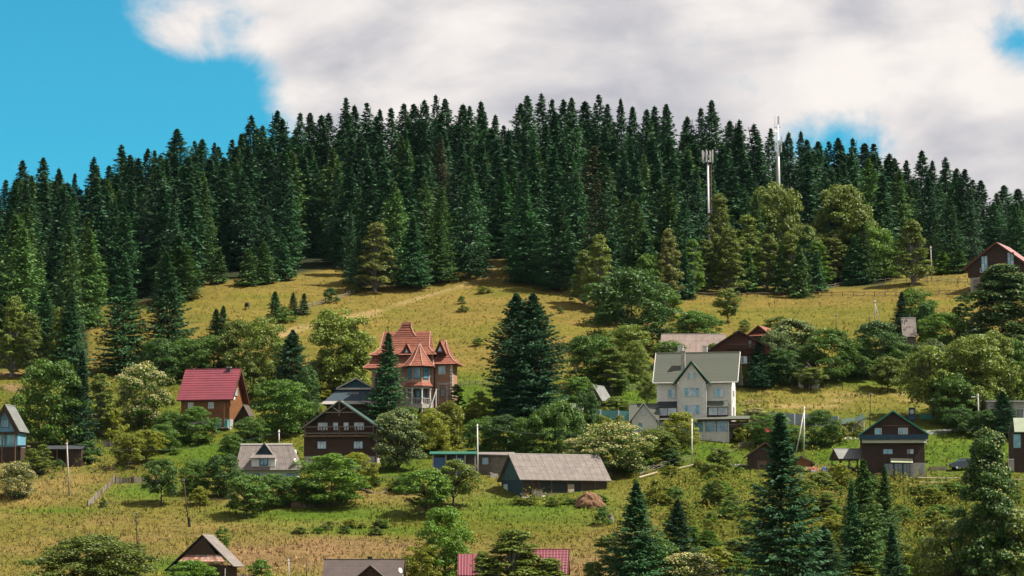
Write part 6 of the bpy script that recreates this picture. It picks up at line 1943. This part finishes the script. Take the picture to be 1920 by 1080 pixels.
def plank_fence(label, pts, h, mat, step=4.2, seed=1):
    q = random.Random(seed)
    P = []
    for (a, b) in zip(pts[:-1], pts[1:]):
        n_ = max(2, int(math.hypot(b[0] - a[0], b[1] - a[1]) / step))
        P += [(a[0] + (b[0] - a[0]) * i / n_, a[1] + (b[1] - a[1]) * i / n_) for i in range(n_)]
    P.append(pts[-1])
    W3 = [Vector(ground(*p)[0]) for p in P]
    s = spot(*P[0])[1]
    root = bpy.data.objects.new('plank_fence', None); COL.objects.link(root); root.location = W3[0]
    tag(root, label, 'fence')
    L = [w - W3[0] for w in W3]
    for i in range(len(L) - 1):
        a, b = L[i], L[i + 1]
        d = (b - a); d.z = 0
        u = d.normalized(); nrm = Vector((u.y, -u.x, 0)) * 0.03
        hh = h * s * q.uniform(0.85, 1.12)
        p0, p1 = a + u * 0.02, b - u * 0.02
        tl = q.uniform(-.06, .06)
        vs = [p0 - nrm - Vector((0, 0, .3)), p1 - nrm - Vector((0, 0, .3)), p1 + nrm - Vector((0, 0, .3)), p0 + nrm - Vector((0, 0, .3)),
              p0 - nrm + Vector((tl, 0, hh)), p1 - nrm + Vector((tl, 0, hh)), p1 + nrm + Vector((tl, 0, hh)), p0 + nrm + Vector((tl, 0, hh))]
        b_ = MB(); b_.add([tuple(v) for v in vs], [(0, 3, 2, 1), (4, 5, 6, 7), (0, 1, 5, 4), (1, 2, 6, 5), (2, 3, 7, 6), (3, 0, 4, 7)])
        b_.build('plank', q.choice([mat, mat, 'wood_brown']), root)
        if i % 6 == 0:
            MB().bar(tuple(a - Vector((0, 0, .3))), tuple(a + Vector((0, 0, hh * 1.15))), .09, .08, 5).build('post', 'wood_black', root)
    return root


plank_fence('grey plank fence climbing along the left side of the fenced lawn', [(164, 951), (180, 938), (205, 914), (214, 903)], 12, 'wood_plain', 4, 1)
plank_fence('low plank fence along the upper side of the fenced lawn', [(216, 907), (250, 906), (285, 904)], 11, 'wood_plain', 5, 2)
plank_fence('weathered plank fence under the hedge of the dormer house', [(545, 953), (580, 952), (612, 948), (650, 944)], 13, 'wood_brown', 5, 3)
plank_fence('short picket fence right of the old cottage', [(434, 1086), (460, 1086), (480, 1086)], 9, 'wood_plain', 3.5, 4)


def panel_fence(label, pts, h, mat):
    W3 = [Vector(ground(*p)[0]) for p in pts]
    s = spot(*pts[0])[1]
    root = bpy.data.objects.new('panel_fence', None); COL.objects.link(root); root.location = W3[0]
    tag(root, label, 'fence')
    L = [w - W3[0] for w in W3]
    zt = max(l.z for l in L)
    for i, l in enumerate(L):
        MB().box(l.x - .09, l.x + .09, l.y - .12, l.y + .06, l.z - .5, l.z + (h + 1.5) * s).build('post', 'paint_white', root)
    for a, b in zip(L[:-1], L[1:]):
        b_ = MB()
        vs = [(a.x + .1, a.y - .03, a.z - .4), (b.x - .1, b.y - .03, b.z - .4), (b.x - .1, b.y + .03, b.z - .4), (a.x + .1, a.y + .03, a.z - .4)]
        vs += [(x, y, z + .4 + h * s) for x, y, z in vs]
        b_.add(vs, [(0, 3, 2, 1), (4, 5, 6, 7), (0, 1, 5, 4), (1, 2, 6, 5), (2, 3, 7, 6), (3, 0, 4, 7)])
        b_.build('panel', mat, root)


panel_fence('teal panel fence with white posts left of the small annex', [(1112, 786), (1126, 787), (1160, 788), (1181, 789)], 18, 'panel_teal')
panel_fence('blue-grey panel fence with white posts right of the cream house', [(1400, 793), (1455, 794), (1490, 797), (1530, 799), (1572, 802)], 21, 'panel_blue')

# ------------------------------------------------------------------ small things
r, s = thing('canopy', 'dark sagging canopy roof on posts above the brown house with green roof', 'canopy', 1600, 808, 0)
MB(s).slab([(-28, -6, 12), (2, -6, 15), (6, 20, 26), (-18, 20, 24)], 1.2).build('roof', 'awning_green', r)
MB(s).slab([(2.1, -6, 15.2), (24, -6, 24), (20, 20, 33), (6.1, 20, 26.2)], 1.2).build('roof', 'awning_green', r)
for x0, z1 in ((-24, 12), (-2, 14), (20, 22)):
    MB(s).box(x0 - 1, x0 + 1, -5, -3, -8, z1).build('post', 'paint_white', r)
MB(s).box(-22, 20, 16, 18, -8, 20).build('back_wall', 'stone', r)
for (x, y, lab, w_) in ((1362, 812, 'left dark garden parasol on the terrace of the cream house', 24), (1383, 820, 'dark green garden parasol before the porch of the cream house', 25)):
    r, s = thing('parasol', lab, 'parasol', x, y, 0)
    MB(s).ngon(0, 0, [(17, w_), (18.2, w_ - 1), (22, w_ * .45), (25, .6)], 8).build('canopy', 'awning_green', r)
    MB(s).bar((0, 0, -4), (0, 0, 25.5), .7).build('pole_shaft', 'wood_brown', r)


def car(label, x, y, rot, mat, s_len=36):
    r, s = thing('parked_car', label, 'car', x, y, rot)
    k = 4.3 / s_len / s                              # a car is 4.3 m long
    s2 = s * k
    L = s_len
    b = MB(s2)
    pr = [(-18, 3), (-18, 8), (-15, 9.4), (-9, 10), (-4.5, 14.2), (6, 14.6), (12, 10.4), (17, 9.6), (18, 7), (18, 3)]
    b.loft([[(x_, y_, z_) for x_, z_ in pr] for y_ in (-7.2, -6.4)] )
    b2 = MB(s2)
    b2.prism(pr, -7.0, 7.0)
    b2.build('body', mat, r)
    for y0 in (-7.25, 7.0):
        MB(s2).prism([(-8, 10.1), (-4, 13.6), (0.3, 13.8), (0.3, 10.3)], y0, y0 + .25).build('side_window', 'glass_dark', r)
        MB(s2).prism([(1.2, 10.3), (1.2, 13.8), (5.6, 13.9), (10, 10.5)], y0, y0 + .25).build('side_window', 'glass_dark', r)
    MB(s2).slab([(-9.1, -6, 10.3), (-9.1, 6, 10.3), (-5, 5.6, 14.1), (-5, -5.6, 14.1)], .3).build('windscreen', 'glass_blue', r)
    MB(s2).slab([(6.6, -5.6, 14.5), (6.6, 5.6, 14.5), (11.9, 6, 10.7), (11.9, -6, 10.7)], .3).build('rear_window', 'glass_blue', r)
    for wx_ in (-11.5, 11):
        for wy in (-7.4, 5.2):
            w_ = MB(s2)
            w_.loft([[(wx_ + 3.0 * math.cos(t_), wy + d_, 2.9 + 3.0 * math.sin(t_)) for t_ in [i_ * math.pi / 6 for i_ in range(12)]] for d_ in (0, 2.2)])
            w_ = w_.build('wheel', 'tyre', r)
            MB(s2).loft([[(wx_ + 1.8 * math.cos(t_), wy + d_, 2.9 + 1.8 * math.sin(t_)) for t_ in [i_ * math.pi / 5 for i_ in range(10)]] for d_ in ((-.2, 0.1) if wy < 0 else (2.1, 2.4))]).build('rim', 'metal_grey', w_)
    for y0 in (-6, 3.6):
        MB(s2).box(-18.3, -17.9, y0, y0 + 2.4, 6.4, 8.2).build('headlight', 'paint_white', r)
        MB(s2).box(17.9, 18.3, y0, y0 + 2.4, 6.4, 8.4).build('tail_light', 'tarp_red', r)
    return r


car('dark car parked on the lawn right of the brown house with green roof', 1808, 881, 8, 'car_blue')
car('small red car parked beside the pale flowering bush', 1430, 815, 70, 'car_red')

r, s = thing('sign_board', 'dark upright board with a white disc behind the brown house', 'sign', 1710, 790, 0)
MB(s).box(-6, 6, 0, 1, 2, 26).build('board', 'paint_navy', r)
MB(s).loft([[(4 * math.cos(t_), y_, 18 + 4.4 * math.sin(t_)) for t_ in [i_ * math.pi / 8 for i_ in range(16)]] for y_ in (-.5, -.02)]).build('disc', 'paint_white', r)
MB(s).box(-5, 5, -.5, -.02, 4, 8).build('lower_strip', 'tarp_blue', r)
for x0 in (-4, 3):
    MB(s).box(x0, x0 + 1, .1, .9, -5, 2).build('leg', 'metal_dark', r)
r, s = thing('bench', 'green bench with backrest under the large olive tree', 'bench', 1737, 790, 0)
MB(s).box(-12, 12, 2, 3, 6, 13).build('backrest', 'bench_green', r)
MB(s).box(-12, 12, -3, 1.9, 4.4, 5.6).build('seat', 'bench_green', r)
for x0 in (-10, 8.5):
    MB(s).box(x0, x0 + 1.5, -2.6, 2.2, -4, 4.3).build('leg', 'wood_brown', r)
r, s = thing('brick_stove', 'small brick stove left of the upright board', 'stove', 1693, 784, 0)
MB(s).rects([(-4, -3.4, 3.4, -3, 3), (8, -3.4, 3.4, -3, 3), (8.2, -4, 4, -3.6, 3.6), (10, -4, 4, -3.6, 3.6)]).build('body', 'wall_brick', r)
MB(s).box(-1.8, 1.8, -3.3, -2.9, 1, 4.5).build('fire_door', 'metal_dark', r)
r, s = thing('yellow_stack', 'stack of yellow boards beside the huge double spruce', 'boards', 1056, 730, 0)
for k in range(4):
    MB(s).box(-8 + (k % 2), 8 + (k % 2), 0, 5, 1 + k * 3.1, 3.6 + k * 3.1).build('board', 'wood_yellow', r)
r, s = thing('plank_stack', 'stack of grey planks on the lawn right of the brown house', 'planks', 1757, 882, 3)
for k in range(4):
    MB(s).box(-18 + k, 17 + (k % 2) * 2, -3 + k * .6, 3 - k * .4, -1 + k * 2.1, 0.9 + k * 2.1).build('plank', 'wood_plain', r)
r, s = thing('long_table', 'long plank table on the grass behind the scrap heap', 'table', 736, 902, 1)
MB(s).box(-21, 22, -3, 3, 6, 7.6).build('table_top', 'wood_pale', r)
for x0 in (-19, 0, 19):
    MB(s).box(x0 - 1, x0 + 1, -2, 2, -3, 6).build('leg', 'wood_black', r)
r, s = thing('scrap_heap', 'heap of charred boards sloping down right of the log house trees', 'scrap heap', 688, 925, 0)
q = random.Random(14)
for k in range(14):
    x_ = q.uniform(-24, 8)
    MB(s).bar((x_, q.uniform(-3, 3), 12 - (x_ + 24) * .28 + q.uniform(-3, 2)), (x_ + q.uniform(10, 24), q.uniform(-3, 3), 8 - (x_ + 24) * .28 + q.uniform(-6, 0)), q.uniform(.8, 1.6), .8, 5).build('charred_board', q.choice(['wood_black', 'wood_black', 'wood_plain']), r)
r, s = thing('upturned_bathtub', 'white upturned tub behind the charred boards', 'tub', 690, 913, 0)
MB(s).rects([(-1, -9, 9, -4, 4), (3, -8, 8, -3.4, 3.4), (5, -6, 6, -2, 2)]).build('shell', 'paint_white', r)
r, s = thing('pale_boards', 'small crossed heap of pale boards right of the scrap heap', 'boards', 719, 926, 0)
for k in range(5):
    MB(s).bar((-6 + k * 2, -2 + k, -1), (3 + k * 1.4, 2 - k, 8 + (k % 3) * 2), .8, .6, 5).build('board', 'wood_pale', r)
for (x0, y0, x1, y1, lab, rr, mt) in ((1535, 945, 1592, 962, 'long bare log lying on the slope right of the tallest spruce', 1.4, 'wood_pale'), (1632, 1000, 1672, 998, 'fallen log lying level beside the small lower spruce', 1.4, 'wood_brown'),
                                      (1630, 972, 1652, 977, 'grey fallen branch above the level log', 1.0, 'wood_plain'), (1326, 1060, 1358, 1078, 'bare log at the bottom edge left of the tallest spruce', 1.3, 'wood_pale'),
                                      (1265, 884, 1302, 875, 'long pale plank lying on the bank left of the white pole', 1.0, 'wood_pale'), (1198, 900, 1232, 890, 'weathered planks lying right of the large blossoming tree', 1.6, 'wood_pale'),
                                      (1362, 877, 1395, 876, 'white board lying left of the brown woodshed', 1.5, 'paint_white')):
    a, b_ = Vector(ground(x0, y0)[0]), Vector(ground(x1, y1)[0])
    s = spot(x0, y0)[1]
    o = MB().bar((0, 0, .35), tuple(b_ - a + Vector((0, 0, .35))), rr * s * 1.25, rr * s, 7).build('log', mt)
    o.location = a
    tag(o, lab, 'log')
r, s = thing('tree_stump', 'dead grey stump between the barn and the foreground spruce', 'stump', 1144, 978, 0)
MB(s).ngon(0, 0, [(-5, 9), (2, 7), (9, 6), (13, 6.4)], 9).build('stump_body', 'wood_plain', r)
MB(s).bar((4, 0, 8), (8, -1, 20), 1.6, .6, 6).build('snag', 'wood_plain', r)
for (x, y, lab, mt, w_) in ((1524, 884, 'red and white covered heap by the gazebo', 'tarp_red', 7), (1547, 884, 'blue covered heap by the gazebo', 'tarp_blue', 7)):
    r, s = thing('covered_heap', lab, 'heap', x, y, 0)
    bm = bmesh.new(); bmesh.ops.create_icosphere(bm, subdivisions=3, radius=1.0)
    for v in bm.verts:
        v.co *= 1 + (fbm(v.co.x * 2 + x, v.co.y * 2 + v.co.z * 2, 3) - .45) * .8
        v.co.x *= w_ * s; v.co.y *= w_ * s * .8; v.co.z *= 8 * s
    me = bpy.data.meshes.new('cover'); bm.to_mesh(me); bm.free(); me.materials.append(MATS[mt])
    link('cover', me, r)
    MB(s).box(-w_ * .6, w_ * .7, -w_ * .9, w_ * .2, -3, 3.2).build('crate', 'paint_white', r)
r, s = thing('rock_pile', 'pale rocks at the left of the brown house with green roof', 'rocks', 1596, 824, 0)
q = random.Random(3)
for k in range(9):
    bm = bmesh.new(); bmesh.ops.create_icosphere(bm, subdivisions=2, radius=q.uniform(2, 4) * s)
    for v in bm.verts:
        v.co *= q.uniform(.82, 1.15)
    me = bpy.data.meshes.new('rock'); bm.to_mesh(me); bm.free(); me.materials.append(MATS['quoin'])
    o = link('rock', me, r); o.location = (q.uniform(-12, 12) * s, q.uniform(-3, 3) * s, q.uniform(0, 2) * s)

# dirt road behind the brown house, laid over the slope
rp = [(1700, 808), (1738, 812), (1765, 810), (1795, 806), (1830, 802), (1880, 800), (1925, 800)]
L_ = []
for (x, y) in rp:
    a = Vector(ground(x, y + 4)[0]); b_ = Vector(ground(x, y - 4)[0])
    L_.append((a, b_))
vs, fs = [], []
for a, b_ in L_:
    for t_ in (0, .5, 1):
        p_ = a.lerp(b_, t_)
        vs.append((p_.x, p_.y, ground_z(p_.x, p_.y) + 0.06))
for i in range(len(L_) - 1):
    for j in range(2):
        fs.append((i * 3 + j, (i + 1) * 3 + j, (i + 1) * 3 + j + 1, i * 3 + j + 1))
me = bpy.data.meshes.new('road'); me.from_pydata(vs, [], fs); me.materials.append(MATS['asphalt'])
tag(link('road', me), kind='structure')

# dark cow grazing on the upper meadow: one skinned body
p_, s = spot(463, 580)
me = bpy.data.meshes.new('cow')
J = [(0, 0, 1.02), (0.45, 0, 1.05), (0.85, 0, 1.05), (1.15, 0, 0.95), (1.38, 0, 0.62), (1.52, 0, 0.30), (-0.40, 0, 1.05), (-0.72, 0, 1.0),
     (0.72, .2, .62), (0.74, .2, .30), (0.72, .2, .02), (0.72, -.2, .62), (0.70, -.2, .30), (0.74, -.2, .02),
     (-0.62, .2, .66), (-0.76, .2, .36), (-0.68, .2, .02), (-0.62, -.2, .66), (-0.72, -.2, .36), (-0.66, -.2, .02), (-.84, 0, .8), (-.9, 0, .4), (1.40, .16, .64), (1.40, -.16, .64)]
E = [(0, 1), (1, 2), (2, 3), (3, 4), (4, 5), (0, 6), (6, 7), (2, 8), (8, 9), (9, 10), (2, 11), (11, 12), (12, 13), (7, 14), (14, 15), (15, 16), (7, 17), (17, 18), (18, 19), (7, 20), (20, 21), (4, 22), (4, 23)]
RAD = [.40, .38, .36, .2, .17, .10, .38, .32, .12, .07, .06, .12, .07, .06, .15, .08, .06, .15, .08, .06, .04, .03, .05, .05]
me.from_pydata(J, E, [])
cow = link('cow', me)
cow.modifiers.new('skin', 'SKIN')
for i, v in enumerate(me.skin_vertices[0].data):
    v.radius = (RAD[i], RAD[i]); v.use_root = (i == 0)
sb = cow.modifiers.new('sub', 'SUBSURF'); sb.levels = 1; sb.render_levels = 1
me.materials.append(MATS['hide_black'])
cow.location = p_; cow.rotation_euler = (0, 0, R(-70))
tag(cow, 'dark cow grazing on the upper meadow at the left', 'cow')

# overhead wires
def wire(label, a, b, sag):
    pa, pb = a, b
    cu = [pa.lerp(pb, t_ / 14) - Vector((0, 0, sag * 4 * (t_ / 14) * (1 - t_ / 14))) for t_ in range(15)]
    m_ = MB()
    for u, v in zip(cu[:-1], cu[1:]):
        m_.bar(tuple(u - pa), tuple(v - pa), .012, .012, 4)
    o = m_.build('power_line', 'metal_dark')
    o.location = pa
    tag(o, label, 'wire')


def tip(x, foot, top, lean=0):
    p_, s = spot(x, foot)
    return p_ + Vector((lean * s, 0, (foot - top) * s - 5 * s))


wire('power line from the leaning concrete pole to the pole behind the dormer house', tip(130, 929, 829, -6), tip(523, 838, 806), 1.6)
wire('power line from the dormer house pole to the tall white pole', tip(523, 838, 806), tip(896, 897, 795, -1), 1.6)
wire('power line from the tall white pole to the pole below the cream house', tip(896, 897, 795, -1), tip(1297, 866, 786, 1), 1.6)
wire('power line from the pole below the cream house to the braced pole', tip(1297, 866, 786, 1), tip(1507, 842, 762, 2), 1.2)


# thin summer haze between the viewer and the far forest
hz = bpy.data.materials.new('haze')
hz.use_nodes = True
t_ = hz.node_tree
t_.nodes.clear()
pv = t_.nodes.new('ShaderNodeVolumePrincipled')
pv.inputs['Color'].default_value = (0.50, 0.84, 1.0, 1)
pv.inputs['Density'].default_value = 0.000008
pv.inputs['Anisotropy'].default_value = 0.0
ho = t_.nodes.new('ShaderNodeOutputMaterial')
t_.links.new(pv.outputs[0], ho.inputs['Volume'])
MATS['haze'] = hz
zlo, zhi = float(_wz.min()) - 1.0, 150.0
hb = MB().box(-3600, 3600, -30, 2230, zlo, zhi).build('haze', 'haze')
tag(hb, 'thin pale summer haze over the valley', 'haze', kind='stuff')
